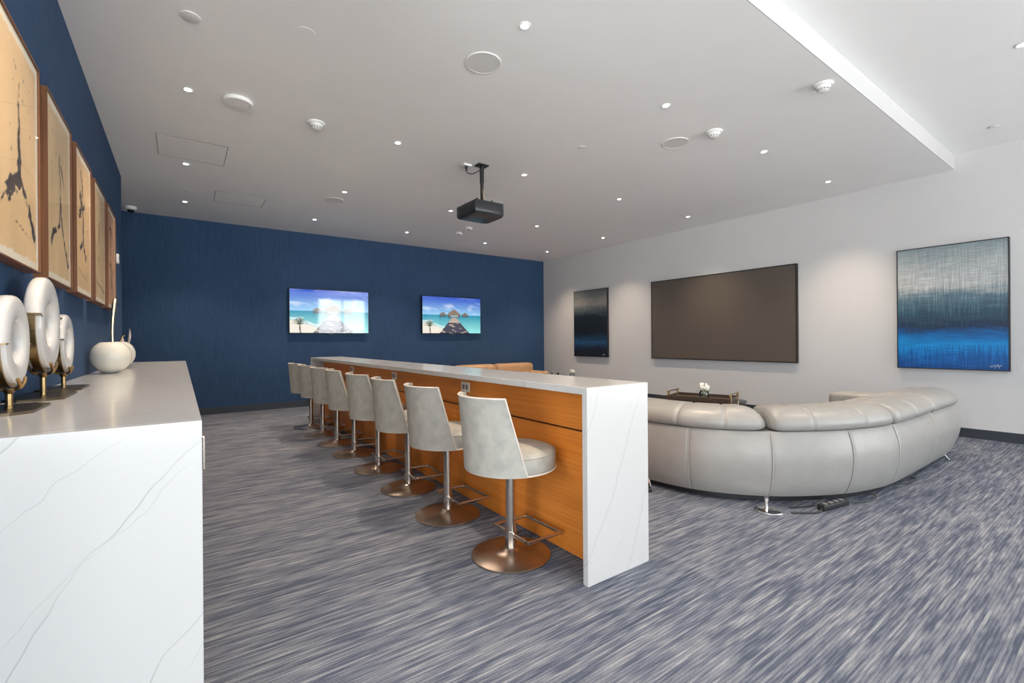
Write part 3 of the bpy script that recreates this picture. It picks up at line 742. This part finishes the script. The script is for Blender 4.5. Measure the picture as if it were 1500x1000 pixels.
for k, (a, b) in enumerate(zip(seams, seams[1:])):
    def shp(u, s, d, z, a=a, b=b):
        e = min(s - a, b - s); c = math.exp(-(e / .010) ** 2) * (.007 if d < .06 else 0)
        if a == 0.0 and s < .12 and d < .15:
            r = .10; q = max(0, 1 - s / r); c += .06 * (1 - math.sqrt(max(0, 1 - q * q)))
        return d + c, z, 0.0
    n_ = 30
    # extra samples close to the seams: map u non-linearly
    V, Fc = [], []; m = len(bprof)
    us = sorted(set([0, .006 / (b - a), .014 / (b - a), .024 / (b - a), .04 / (b - a), .07 / (b - a)] + [i / 22 for i in range(2, 21)] + [1 - .04 / (b - a), 1 - .024 / (b - a), 1 - .014 / (b - a), 1 - .006 / (b - a), 1]))
    for u in us:
        s = a + (b - a) * u; p, t, nn = at_s(s)
        for (d, z) in bprof:
            d2, z2, ds = shp(u, s, d, z); q = p + nn * d2 + t * (tuck(s, z) if d < .3 else 0) - SO; V.append((q.x, q.y, z2))
    n_ = len(us) - 1
    for i in range(n_):
        for kk in range(m): Fc.append((i * m + kk, i * m + (kk + 1) % m, (i + 1) * m + (kk + 1) % m, (i + 1) * m + kk))
    Fc.append(tuple(range(m))); Fc.append(tuple(range(n_ * m, n_ * m + m)))
    pn = mesh('back_panel', V, Fc, M['sofa'], sofa, 'auto')
    if 0 < k:
        p, t, nn = at_s(a)
        tube('seam_stitching', [((p + nn * (d + .0015) + t * tuck(a, z) - SO).x, (p + nn * (d + .0015) + t * tuck(a, z) - SO).y, z) for d, z in outer[1:-1]], .0035, M['stitch'], pn, 6)
sweep('seat_base', .12, LEN[-1], [(.20, .085), (.93, .085), (.95, .10), (.95, .28), (.94, .295), (.20, .295)], M['sofa'], sofa, 60)
sweep('shade_strip', .45, LEN[-1] - .1, [(.085, .004), (.85, .004), (.85, .055), (.085, .055)], M['black'], sofa, 60)  # added black sweep, paints the shade under the sofa darker
# seat cushions
def cushion(name, a, b, prof, ctr, parent, ends, n=44, grooves=(), pinch=1.0):
    V, Fc = [], []; m = len(prof)
    us = [0.5 - 0.5 * math.cos(PI * i / n) if False else i / n for i in range(n + 1)]
    ss = sorted(set([a + (b - a) * u for u in us] + [a + ends * q for q in (.03, .08, .16, .3, .5)] + [b - ends * q for q in (.03, .08, .16, .3, .5)] + [g + q for g in grooves for q in (-.02, -.009, 0, .009, .02)]))
    for s in ss:
        e = min(s - a, b - s); k = min(1.0, e / ends); k = math.sqrt(max(0.0, 1 - (1 - k) ** 2)) * pinch + (1 - pinch)
        g = sum(math.exp(-((s - q) / .012) ** 2) for q in grooves)
        k *= 1 - .055 * min(g, 1)
        p, t, nn = at_s(s)
        for (d, z) in prof:
            d2 = ctr[0] + (d - ctr[0]) * (1 - (1 - k) * .75); z2 = ctr[1] + (z - ctr[1]) * k
            q = p + nn * d2 - SO; V.append((q.x, q.y, z2))
    n_ = len(ss) - 1
    for i in range(n_):
        for kk in range(m): Fc.append((i * m + kk, i * m + (kk + 1) % m, (i + 1) * m + (kk + 1) % m, (i + 1) * m + kk))
    Fc.append(tuple(range(m))); Fc.append(tuple(range(n_ * m, n_ * m + m)))
    return mesh(name, V, Fc, M['sofa'], parent, True)
def sup(c, w, h, n=22, e=.6):
    return [(c[0] + w * math.copysign(abs(math.cos(2 * PI * k / n)) ** e, math.cos(2 * PI * k / n)), c[1] + h * math.copysign(abs(math.sin(2 * PI * k / n)) ** e, math.sin(2 * PI * k / n))) for k in range(n)]
sc = [.40, s_of(4.75, 1.125) + .35, s_of(3.2, 1.68), s_of(2.95, 2.9), LEN[-1]]
for a, b in zip(sc, sc[1:]): cushion('seat_cushion', a + .004, b - .004, sup((.63, .365), .34, .070, 22, .45), (.63, .365), sofa, .06, 30)
# loose back cushions lying over the top of the back
bp_ = [(-.004, .512), (-.020, .535), (-.022, .562), (-.008, .595), (.03, .628), (.09, .652), (.17, .664), (.25, .652), (.285, .643), (.33, .650), (.39, .628), (.43, .58), (.43, .52), (.38, .468), (.26, .45), (.17, .475), (.12, .507), (.06, .508)]
s4, s3, s2, s1 = s_of(5.20, 1.125), s_of(4.30, 1.139), s_of(3.313, 1.539), s_of(2.95, 3.0)
BC = [(.055, s4, (), .10), (s4, s3, (s4 + .47,), .055), (s3, s2 - .01, (s3 + .38, s3 + .80), .08), (s2 - .005, s1, (s2 + .30, s2 + .62), .17), (s1, LEN[-1], (), .10)]
for a, b, gr, en in BC:
    o = cushion('back_cushion', a + .002, b - .002, bp_, (.18, .535), sofa, en, 40, gr, .92 if en > .09 else .5)
# armrest at the open end
arm = from_bm('armrest', join([box_bm(5.74 - SO.x, 6.06 - SO.x, 1.34 - SO.y, 2.10 - SO.y, .09, .565, .055, 4)]), M['sofa'], sofa, 'auto')
# chrome feet
def foot(x, y, lean=(0, 0)):
    tube('foot', [(x - SO.x + lean[0], y - SO.y + lean[1], 0), (x - SO.x, y - SO.y, .088)], .01, M['chrome'], sofa, 10, rads=[.008, .016])
foot(5.80, 1.20, (.055, -.06)); foot(5.95, 2.0, (.03, .03)); foot(4.5, 2.02, (0, .03)); foot(3.0, 2.36, (-.03, -.06)); foot(3.85, 3.2, (.03, 0)); foot(3.0, 4.1, (-.02, .02))
fx, fy = 3.185 - SO.x, 1.512 - SO.y
ds = lathe('disc_foot', [(0, 0), (.084, 0), (.088, .004), (.084, .009), (.068, .010), (.062, .006), (0, .005)], M['chrome'], sofa, 40, c=(fx, fy, 0))
lathe('stem', [(0, .005), (.010, .005), (.010, .05), (.016, .06), (.016, .09), (0, .09)], M['chrome'], ds, 16, c=(fx + .03, fy + .03, 0))

# power strip and cables under the sofa
t = thing('power_strip', 'black power strip on the carpet under the curved sofa', 'power strip', (3.60, 1.285, 0), -.18)
box('body', -.14, .14, -.026, .026, .0, .038, M['black'], t, .005, 2)
for k in range(4): lathe('socket', [(0, .038), (.016, .038), (.016, .0405), (0, .040)], M['grey_part'], t, 16, c=(-.09 + k * .06, 0, 0))
def cable(label, pts, r=.0045):
    o = tube('power_cable', bez(pts, 10), r, M['black'], None, 8); return tag(o, label, 'cable', 'cables under the curved sofa')
cable('thin black cable looping above the carpet between the disc foot and the power strip', [(3.33, 1.51, .010), (3.38, 1.46, .02), (3.47, 1.41, .034), (3.53, 1.385, .030), (3.51, 1.375, .010), (3.42, 1.405, .008), (3.34, 1.45, .008)])
cable('black cable lying from the power strip toward the disc foot', [(3.455, 1.300, .018), (3.41, 1.295, .010), (3.35, 1.325, .006), (3.29, 1.37, .006), (3.25, 1.40, .006)], .006)
cable('black cable curling out of the power strip at its far end', [(3.745, 1.250, .018), (3.80, 1.225, .012), (3.90, 1.185, .007), (3.985, 1.165, .010), (4.02, 1.175, .03), (3.99, 1.215, .034)])
cable('black cable lying under the sofa near the splayed foot', [(4.55, 1.20, .006), (4.65, 1.135, .006), (4.78, 1.125, .02), (4.85, 1.17, .006)])
s_ = thing('cable_box', 'black adapter box on the carpet at the sofa edge behind the bar end', 'adapter', (2.90, 2.30, 0), .9)
box('body', -.09, .07, -.03, .03, 0, .034, M['black'], s_, .006, 2); box('plug', .07, .10, -.012, .012, .008, .028, M['device'], s_, .003, 1)

# ------------------------------------------------------------------ coffee table, tray, flowers
ct = thing('coffee_table', 'smoked glass coffee table with chrome legs in front of the curved sofa', 'table', (4.86, 3.07, 0), .28)
def rrect(hx, hy, r, n=8):
    out = []
    for cx_, cy_, a0 in ((hx - r, hy - r, 0), (-hx + r, hy - r, PI / 2), (-hx + r, -hy + r, PI), (hx - r, -hy + r, 1.5 * PI)):
        for k in range(n + 1): out.append((cx_ + r * math.cos(a0 + PI / 2 * k / n), cy_ + r * math.sin(a0 + PI / 2 * k / n)))
    return out
def slab(name, pl, z0, z1, mat, parent):
    n = len(pl); V = [(x, y, z0) for x, y in pl] + [(x, y, z1) for x, y in pl]
    return mesh(name, V, [tuple(range(n)), tuple(range(n, 2 * n))] + [(k, (k + 1) % n, n + (k + 1) % n, n + k) for k in range(n)], mat, parent, 'auto')
slab('top', rrect(.31, .47, .20), .440, .455, M['table_glass'], ct)
slab('apron', rrect(.25, .40, .03), .385, .439, M['black_gloss'], ct)
slab('shelf', rrect(.24, .39, .05), .12, .13, M['table_glass'], ct)
for sx in (-1, 1):
    for sy in (-1, 1):
        tube('leg', [(sx * .235, sy * .385, 0), (sx * .235, sy * .385, .39)], .014, M['chrome'], ct, 10)
ty = thing('serving_tray', 'dark brown rectangular tray with gold rail handles on the glass coffee table', 'tray', (4.90, 3.06, .4555), .28)
box('tray_floor', -.20, .20, -.34, .34, 0, .012, M['tray'], ty)
for nm, b in (('long_side', (-.205, -.193, -.345, .345)), ('long_side', (.193, .205, -.345, .345)), ('short_side', (-.193, .193, -.345, -.333)), ('short_side', (-.193, .193, .333, .345))):
    box(nm, b[0], b[1], b[2], b[3], 0, .045, M['tray'], ty, .001, 1)
for sy in (-1, 1):
    y = sy * .339; hd = tube('handle', [(-.20, y, .085), (.20, y, .085)], .007, M['gold'], ty, 8)
    for sx in (-1, 1): box('handle_post', sx * .16 - .012, sx * .16 + .012, y - .009, y + .009, .0, .092, M['gold'], hd, .002, 1)
def blossom(name, parent, c, r, seed):
    rr = random.Random(seed); V, Fc = [], []
    for _ in range(46):
        a = rr.uniform(0, 2 * PI); e = math.asin(rr.uniform(-.35, 1)); d = Vector((math.cos(a) * math.cos(e), math.sin(a) * math.cos(e), math.sin(e)))
        p = Vector(c) + d * r * rr.uniform(.72, 1.0); q = Vector((0, 0, 1)).rotation_difference(d)
        w = r * rr.uniform(.28, .42)
        o = len(V)
        for (x, y, z) in ((0, 0, -.25), (1, 0, 0), (.5, .8, .1), (-.5, .8, 0), (-1, 0, .1), (-.5, -.8, 0), (.5, -.8, .1)): V.append(p + q @ Vector((x * w, y * w, z * w)))
        Fc += [(o, o + 1 + k, o + 1 + (k + 1) % 6) for k in range(6)]
    ob = mesh(name, V, Fc, M['flower'], parent, True); return ob
def flowers(label, loc, k=1.0):
    t = thing('flower_vase', label, 'vase', loc)
    lathe('vase', [(0, 0), (.040 * k, 0), (.056 * k, .02 * k), (.058 * k, .045 * k), (.050 * k, .075 * k), (.042 * k, .09 * k), (.039 * k, .09 * k), (.046 * k, .072 * k), (.053 * k, .045 * k), (.05 * k, .02 * k), (0, .008 * k)], M['glass'], t, 24)
    for i, (x, y, z, r) in enumerate(((-.03, .0, .135, .042), (.028, -.012, .138, .040), (.0, .03, .150, .040), (.0, -.03, .125, .036))):
        b = blossom('blossom', t, (x * k, y * k, z * k), r * k, 7 + i)
        tube('stalk', [(x * .3 * k, y * .3 * k, .012 * k), (x * k, y * k, z * k - .01)], .0025, M['leaf'], b, 5)
    V, Fc = [], []
    for i in range(7):
        a = i * 2 * PI / 7 + .3; d = Vector((math.cos(a), math.sin(a), 0)); s = Vector((-d.y, d.x, 0)); o = len(V)
        for (q, w, z) in ((.02, .004, .085), (.05, .016, .10), (.075, .002, .092)): V += [d * q * k + s * w * k + Vector((0, 0, z * k)), d * q * k - s * w * k + Vector((0, 0, z * k - .003))]
        Fc += [(o, o + 1, o + 3, o + 2), (o + 2, o + 3, o + 5, o + 4)]
    mesh('leaves', V, Fc, M['leaf'], t, False)
    return t
flowers('white blossoms in a small clear glass vase on the brown tray', (4.83, 3.00, .468), 1.0)

# tan sofa by the far wall and a side table, mostly hidden behind the bar
sf = thing('tan_sofa', 'tan leather sofa against the navy wall, seen just above the bar top', 'sofa', (5.60, 8.40, 0))
box('base', -1.10, 1.10, -.50, .38, .08, .30, M['tan'], sf, .03, 3)
for x0, x1 in ((-.92, -.002), (.002, .92)):
    box('seat_cushion', x0, x1, -.52, .16, .30, .44, M['tan'], sf, .05, 4)
for x0, x1 in ((-.93, .03), (.05, 1.07)):
    box('back_cushion', x0, x1, .02, .30, .36, .635, M['tan'], sf, .085, 5)
box('backrest', -1.10, 1.10, .26, .40, .20, .56, M['tan'], sf, .05, 4)
for x0 in (-1.10, .95): box('armrest', x0, x0 + .15, -.50, .30, .20, .46, M['tan'], sf, .05, 4)
for sx in (-1, 1):
    for y in (-.42, .32): tube('foot', [(sx * 1.0, y, 0), (sx * 1.0, y, .085)], .018, M['black'], sf, 10)
st = thing('side_table', 'round dark side table beyond the bar near the tan sofa', 'table', (6.33, 7.0, 0))
lathe('top', [(0, .385), (.30, .385), (.303, .39), (.303, .40), (0, .40)], M['table_glass'], st, 48)
tube('pedestal', [(0, 0, .01), (0, 0, .387)], .025, M['chrome'], st, 16)
lathe('base', [(0, 0), (.18, 0), (.18, .012), (.03, .02), (0, .02)], M['chrome'], st, 40)
flowers('small white blossoms in a glass vase on the round side table behind the bar', (6.42, 6.88, .4005), .85)
tag(lathe('glass_bowl', [(0, 0), (.05, 0), (.075, .04), (.08, .095), (.076, .095), (.07, .042), (.046, .006), (0, .006)], M['glass'], None, 28, loc=(6.14, 7.08, .4005)), 'clear glass bowl on the round side table behind the bar', 'bowl')

# ------------------------------------------------------------------ televisions, screen and paintings
def tv_image(U, V):
    def L(*c): return lin(*c)[None, None, :]
    hz = .50
    k = np.clip((V - hz) / (1 - hz), 0, 1)[..., None]
    sky = L(150, 205, 240) * (1 - k) ** 1.3 + L(28, 78, 196) * (1 - (1 - k) ** 1.3)
    cl = np.clip((vnoise(U + V * .5, V, 6, 9, 3) * .6 + vnoise(U + V, V, 16, 20, 4) * .4 - .52) * 4, 0, 1)[..., None] * np.clip(1.1 - k, 0, 1)
    sky = sky * (1 - .75 * cl) + L(240, 246, 252) * .75 * cl
    q = np.clip((hz - V) / hz, 0, 1)[..., None]
    sea = L(0, 140, 172) * (1 - q) + L(150, 232, 226) * q
    rip = vnoise(U, V, 30, 60, 8)[..., None]; sea = sea * (.92 + .16 * rip)
    beach_l = .30 - .55 * U + .05 * np.sin(U * 9) + (vnoise(U, V, 14, 14, 5) - .5) * .07
    beach = np.clip((beach_l - V) * 30, 0, 1)[..., None]
    img = np.where((V > hz)[..., None], sky, sea)
    foam = np.clip(1 - np.abs(V - beach_l - .03) * 22, 0, 1)[..., None] * (V < .4)[..., None]
    img = img * (1 - foam * .8) + L(250, 252, 250) * foam * .8
    img = img * (1 - beach) + L(236, 228, 214) * beach
    # far huts on stilts and the big thatched pavilion
    def roof(img, c, w, b, h, col):
        m = ((V > b) & (np.abs(U - c) < w * (1 - (V - b) / h) ** .8 * (V < b + h)) & (V < b + h))[..., None]
        tx = (.85 + .4 * vnoise(U, V, 60, 40, 12))[..., None]
        return np.where(m, L(*col) * tx, img)
    def block(img, u0, u1, v0, v1, col): return np.where(((U > u0) & (U < u1) & (V > v0) & (V < v1))[..., None], L(*col), img)
    for c in (.335, .72):
        img = roof(img, c, .075, .50, .085, (128, 112, 100)); img = block(img, c - .055, c + .055, .455, .50, (92, 82, 76))
        for d in (-.045, 0, .045): img = block(img, c + d - .004, c + d + .004, .42, .46, (70, 66, 66))
    img = roof(img, .525, .135, .50, .165, (138, 116, 98)); img = block(img, .42, .63, .445, .50, (96, 84, 76)); img = block(img, .46, .60, .455, .495, (176, 180, 176))
    for d in (.43, .47, .58, .62): img = block(img, d - .005, d + .005, .40, .45, (70, 66, 66))
    # pier, wide at the bottom
    w = .035 + (.43 - V) * .52; c = .525 + (.43 - V) * .03
    pm = ((V < .435) & (np.abs(U - c) < w))[..., None]
    pl = (.9 + .2 * (np.sin(np.clip(1 / (.5 - V), 0, 60) * 16) > 0))[..., None]
    img = np.where(pm, L(184, 166, 150) * pl, img)
    sh = pm[..., 0] & (V < .26 + .05 * vnoise(U, V, 9, 5, 21)) & (vnoise(U, V, 22, 22, 22) > .22)
    img = np.where(sh[..., None], L(66, 66, 84), img)
    # palm fronds at lower left
    for i, a in enumerate(np.linspace(.1, PI - .1, 9)):
        px, py = .115, .20; dx, dy = math.cos(a) * .10, math.sin(a) * .16
        d, tt = dist_poly(U, V, [(px, py), (px + dx * .6, py + dy * .9), (px + dx, py + dy * .65)], 16 / 9)
        img = np.where(((d < .016 * (1.1 - tt)) & (vnoise(U, V, 70, 40, 30 + i) > .25))[..., None], L(74, 84, 62), img)
    d, tt = dist_poly(U, V, [(.125, 0), (.115, .21)], 16 / 9); img = np.where((d < .016)[..., None], L(92, 78, 66), img)
    return img
def tv(label, x0, x1, z0, z1):
    w, hh = x1 - x0, z1 - z0
    t = thing('television', label, 'television', (x0, YF, z0), 0, 'televisions on the navy wall')
    box('cabinet', .0, w, -.085, -.042, 0, hh, M['black_gloss'], t, .003, 1)
    box('wall_bracket', w * .3, w * .7, -.042, 0, hh * .3, hh * .7, M['black'], t)
    b = .012
    print_grid('screen', 150, 84, lambda u, v: (b + u * (w - 2 * b), -.0856, b + v * (hh - 2 * b)), tv_image, M['tv'], t)
    box('logo_tab', w / 2 - .035, w / 2 + .035, -.083, -.070, -.012, .002, M['grey_part'], t)
tv('wall television showing a pier and thatched huts, washed by window glare, near the stools', 1.527, 2.923, 1.302, 2.095)
tv('wall television showing a pier and thatched huts in clear colour, nearer the corner', 4.022, 5.436, 1.303, 2.090)

t = thing('projection_screen', 'wide taupe fixed projection screen in a thin black frame', 'projection screen', (XR, 3.04, .790))
W_, H_ = 5.598 - 3.04, 2.242 - .790
b = .016
from_bm('frame', join([box_bm(-.05, 0, 0, W_, 0, b), box_bm(-.05, 0, 0, W_, H_ - b, H_), box_bm(-.05, 0, 0, b, b, H_ - b), box_bm(-.05, 0, W_ - b, W_, b, H_ - b)]), M['black'], t)
box('screen_fabric', -.046, -.010, b, W_ - b, b, H_ - b, M['screen'], t)
def painting(label, y0, y1, z0, z1, canvas):
    t = thing('abstract_painting', label, 'painting', (XR, y0, z0))
    w, hh = y1 - y0, z1 - z0; b = .010
    from_bm('frame', join([box_bm(-.05, 0, 0, w, 0, b), box_bm(-.05, 0, 0, w, hh - b, hh), box_bm(-.05, 0, 0, b, b, hh - b), box_bm(-.05, 0, w - b, w, b, hh - b)]), M['black'], t)
    box('canvas', -.046, -.004, b, w - b, b, hh - b, canvas, t)
    # white signature scribble at the lower corner (seen from the room, right = low y)
    rr = random.Random(3); pts = []
    x = .16
    while x > .055:
        pts.append((-.0475, x, .052 + rr.uniform(-.012, .014))); x -= rr.uniform(.004, .010)
    tube('signature', pts, .0016, M['white_ink'], t, 4)
    tube('signature', [(-.0475, .12, .030), (-.0475, .09, .078), (-.0475, .085, .03)], .0016, M['white_ink'], t, 4)
    return t
painting('bright blue horizon painting with grey upper half in a thin black frame, beside the sofa', .920, 1.888, .775, 2.234, M['canvas_blue'])
painting('dark blue-black horizon painting in a thin black frame, near the navy wall corner', 6.715, 7.725, .783, 2.246, M['canvas_dark'])

# ------------------------------------------------------------------ projector
PJ = Vector((2.73, 4.36, ZC))
t = thing('ceiling_projector', 'charcoal projector hanging from the ceiling on a black pole', 'projector', PJ)
zt, zb = 2.65 - ZC, 2.505 - ZC
pl = []
hx0, hx1, hy0, hy1 = -.20, .20, -.19, .215
bm = bmesh.new(); bmesh.ops.create_cube(bm, size=1.0)
for v in bm.verts:
    v.co = Vector(((hx0 + hx1) / 2 + v.co.x * (hx1 - hx0), (hy0 + hy1) / 2 + v.co.y * (hy1 - hy0), (zt + zb) / 2 + v.co.z * (zt - zb)))
ed = [e for e in bm.edges if all(v.co.x > 0 for v in e.verts) and abs(e.verts[0].co.z - e.verts[1].co.z) > .05]
bmesh.ops.bevel(bm, geom=ed, offset=.085, segments=5, profile=.5, affect='EDGES')
ed = [e for e in bm.edges if all(v.co.z < zb + .001 for v in e.verts)]
bmesh.ops.bevel(bm, geom=ed, offset=.040, segments=4, profile=.5, affect='EDGES')
ed = [e for e in bm.edges if all(v.co.z > zt - .001 for v in e.verts)]
bmesh.ops.bevel(bm, geom=ed, offset=.008, segments=2, profile=.5, affect='EDGES')
body = from_bm('body', bm, M['projector'], t, 'auto')
V, Fc = lathe_data([(0, .004), (.045, .004), (.05, 0), (.05, -.02), (.042, -.02), (.038, -.008), (0, -.005)], 28)
mesh('lens', [(hx1 - .004 + z + .016, x + .02, (zt + zb) / 2 + y) for x, y, z in V], Fc, M['lens'], body, 'auto')
for k in range(7): box('vent_slat', hx0 - .0015, hx0 + .004, -.15 + k * .045, -.125 + k * .045, zb + .05, zt - .03, M['black'], body)
tube('pole', [(0, 0, -.01), (0, 0, -.20)], .024, M['black'], t, 16)
tube('inner_pole', [(0, 0, -.19), (0, 0, zt + .04)], .019, M['black'], t, 16)
box('ceiling_plate', -.065, .065, -.05, .05, -.014, 0, M['black'], t, .002, 1)
box('bracket', -.06, .06, -.06, .06, zt + .015, zt + .045, M['black'], t, .003, 1)
for sx in (-1, 1):
    for sy in (-1, 1): tube('bracket_arm', [(sx * .04, sy * .04, zt + .028), (sx * .15, sy * .13, zt + .022), (sx * .15, sy * .13, zt - .002)], .010, M['black'], t, 8)
box('connector_panel', .02, .16, -.188, -.15, zt - .002, zt + .022, M['grey_part'], t, .002, 1)
tube('cable', bez([(-.012, -.030, -.02), (-.032, -.022, -.10), (-.025, -.030, -.24), (-.012, -.035, -.36), (-.02, -.06, zt + .01)], 8), .006, M['black'], t, 8)
tube('yellow_cable', bez([(-.010, -.024, -.27), (-.004, -.030, -.33), (.006, -.028, -.39)], 6), .004, M['gold'], t, 6)
t = thing('ceiling_outlet_box', 'small white ceiling outlet with a black plug beside the projector mount', 'outlet', (2.580, 4.445, ZC))
box('housing', -.05, .05, -.045, .045, -.022, 0, M['device'], t, .006, 2)
pg = lathe('plug', [(0, -.075), (.010, -.075), (.014, -.05), (.014, -.022), (0, -.022)], M['black'], t, 14, c=(-.01, -.02, 0))
tube('cord', bez([(-.01, -.02, -.072), (.0, -.03, -.10), (.05, -.05, -.105), (.11, -.09, -.07), (.150, -.108, -.017)], 8), .005, M['black'], pg, 8)

# ------------------------------------------------------------------ ceiling fixtures
GX = [.056, 1.743, 3.298, 4.950, 6.565]; GY = [2.375, 4.331, 6.148, 7.805]
def downlight(loc, label, group):
    t = thing('recessed_downlight', label, 'downlight', loc, 0, group)
    lathe('trim_ring', [(.024, -.0005), (.038, -.0005), (.038, -.004), (.033, -.007), (.025, -.005), (.024, -.0005)], M['device'], t, 32)
    lathe('lens', [(0, -.0035), (.0245, -.0035), (.0245, -.0015), (0, -.0015)], M['lampglow'], t, 28)
    d = bpy.data.lights.new('downlight_beam', 'SPOT'); d.energy = LAMP_W; d.color = (1.0, .80, .61); d.spot_size = math.radians(98); d.spot_blend = 1.0; d.shadow_soft_size = .03
    o = bpy.data.objects.new('downlight_beam', d); COL.objects.link(o); o.parent = t; o.location = (0, 0, -.012)
    return t
COLS = ['above the long quartz cabinet run', 'above the bar top', 'just past the projector', 'above the middle of the seating area', 'closest to the white wall']
for i, gx in enumerate(GX):
    for j, gy in enumerate(GY):
        y = 2.27 if (i, j) == (1, 0) else gy
        downlight((gx, y, ZC), 'small lit downlight %s, %s row from the ceiling step' % (COLS[i], ORD[j]), 'recessed downlights in the lower ceiling')
downlight((4.962, .557, ZR), 'small lit recessed downlight in the raised ceiling beyond the step', None)
for gx_, gy_, where in ((1.75, .557, 'in line with the bar top'), (1.75, -1.4, 'bar side, second row past the step'), (4.96, -1.4, 'sofa side, second row past the step'),
                        (1.75, -3.3, 'by the rear windows, bar side'), (4.96, -3.3, 'by the rear windows, sofa side')):
    downlight((gx_, gy_, ZR), 'small lit recessed downlight in the raised ceiling ' + where, 'recessed downlights toward the windows')

def speaker(loc, label):
    t = thing('ceiling_speaker', label, 'speaker', loc)
    lathe('rim', [(.118, 0), (.127, 0), (.127, -.005), (.118, -.007), (.118, 0)], M['device'], t, 48)
    lathe('grille', [(0, -.006), (.1175, -.005), (.1175, -.001), (0, -.001)], M['grille'], t, 48)
speaker((1.737, 2.745, ZC), 'round grey-mesh ceiling speaker beside the stepped-in downlight over the bar')
speaker((3.999, 2.774, ZC), 'round grey-mesh ceiling speaker next to the detector in front of the step')
speaker((1.731, 6.585, ZC), 'round grey-mesh ceiling speaker over the far end of the bar')
def detector(loc, label, r=.075, ang=0.0):
    t = thing('smoke_detector', label, 'smoke detector', loc, ang, 'smoke detectors')
    lathe('base', [(0, 0), (r, 0), (r, -.010), (r * .92, -.016), (0, -.016)], M['device'], t, 36)
    lathe('chamber', [(0, -.012), (r * .78, -.016), (r * .66, -.034), (r * .60, -.036), (r * .60, -.050), (r * .42, -.056), (0, -.058)], M['device'], t, 36)
    for k in range(12):
        a = 2 * PI * k / 12; o = box('vent', r * .585, r * .615, -.007, .007, -.0485, -.0375, M['grey_part'], t); o.rotation_euler[2] = a
detector((.991, 4.353, ZC), 'white smoke detector in the ceiling above the walkway beside the bar')
detector((4.092, 2.418, ZC), 'white smoke detector beside the round speaker above the curved sofa')
detector((4.029, 1.484, ZC), 'white smoke detector right at the ceiling step', .066)
t = thing('wireless_access_point', 'thick white round ceiling disc between the left downlights', 'ceiling device', (.387, 4.302, ZC))
lathe('housing', [(0, 0), (.098, 0), (.104, -.006), (.104, -.022), (.098, -.030), (0, -.031)], M['device'], t, 48)
lathe('led_ring', [(.030, -.0305), (.033, -.0305), (.033, -.0318), (.030, -.0318), (.030, -.0305)], M['grille'], t, 32)
tag(lathe('cover_disc', [(0, 0), (.052, 0), (.052, -.005), (.046, -.007), (0, -.007)], M['grille'], None, 36, loc=(.058, 3.355, ZC)), 'flat grey round cover plate in the ceiling near the navy wall', 'cover plate')
tag(lathe('cover_disc', [(0, 0), (.060, 0), (.060, -.0015), (0, -.002)], M['ceiling'], None, 36, loc=(.649, 3.121, ZC)), 'faint ceiling-coloured round cover plate over the walkway', 'cover plate')
for x, y, z, where in ((3.302, 3.374, ZC, 'between the projector and the round speaker by the step'), (6.605, 3.382, ZC, 'above the projection screen'), (6.539, 7.25, ZC, 'above the dark painting'),
                       (3.285, 7.278, ZC, 'in front of the televisions'), (.068, 7.198, ZC, 'beside the far access hatch'), (6.655, .941, ZR, 'in the raised ceiling above the blue painting')):
    t = thing('sprinkler_cover', 'small flat sprinkler cover ' + where, 'sprinkler', (x, y, z), 0, 'concealed sprinkler covers')
    lathe('plate', [(0, -.006), (.036, -.006), (.040, -.004), (.040, -.002), (0, -.002)], M['device'], t, 28)
    lathe('shadow_ring', [(0, 0), (.030, 0), (.030, -.003), (0, -.003)], M['grey_part'], t, 24)
for x, y, where in ((4.066, 7.288, 'second from the projector, nearer the far navy wall'), (4.041, 6.883, 'first beyond the projector')):
    t = thing('ceiling_sensor', 'small white box sensor on the ceiling, ' + where, 'sensor', (x, y, ZC), .5, 'ceiling sensors beyond the projector')
    box('housing', -.055, .055, -.04, .04, -.04, 0, M['device'], t, .010, 3)
    lathe('eye', [(0, -.046), (.018, -.044), (.022, -.039), (0, -.039)], M['grey_part'], t, 18)
for label, x0, x1, y0, y1 in (('square ceiling access hatch nearer the detector disc', -.180, .398, 5.385, 5.995), ('square ceiling access hatch nearer the far navy wall', .372, .958, 7.015, 7.54)):
    t = thing('access_hatch', label, 'access panel', ((x0 + x1) / 2, (y0 + y1) / 2, ZC))
    hx, hy = (x1 - x0) / 2, (y1 - y0) / 2; g = .006
    from_bm('bead', join([box_bm(-hx, hx, -hy, -hy + g, -.0035, 0), box_bm(-hx, hx, hy - g, hy, -.0035, 0), box_bm(-hx, -hx + g, -hy + g, hy - g, -.0035, 0), box_bm(hx - g, hx, -hy + g, hy - g, -.0035, 0)]), M['gap'], t)
    box('door', -hx + g + .002, hx - g - .002, -hy + g + .002, hy - g - .002, -.003, 0, M['ceiling'], t)
t = thing('security_camera', 'white dome security camera on the ceiling by the far navy wall', 'security camera', (-.57, 8.52, ZC))
lathe('base', [(0, 0), (.066, 0), (.068, -.012), (.066, -.040), (.052, -.050), (0, -.050)], M['device'], t, 36)
lathe('dome', [(.044, -.049), (.042, -.058), (.034, -.070), (.018, -.078), (0, -.080)], M['black_gloss'], t, 32, smooth=True)
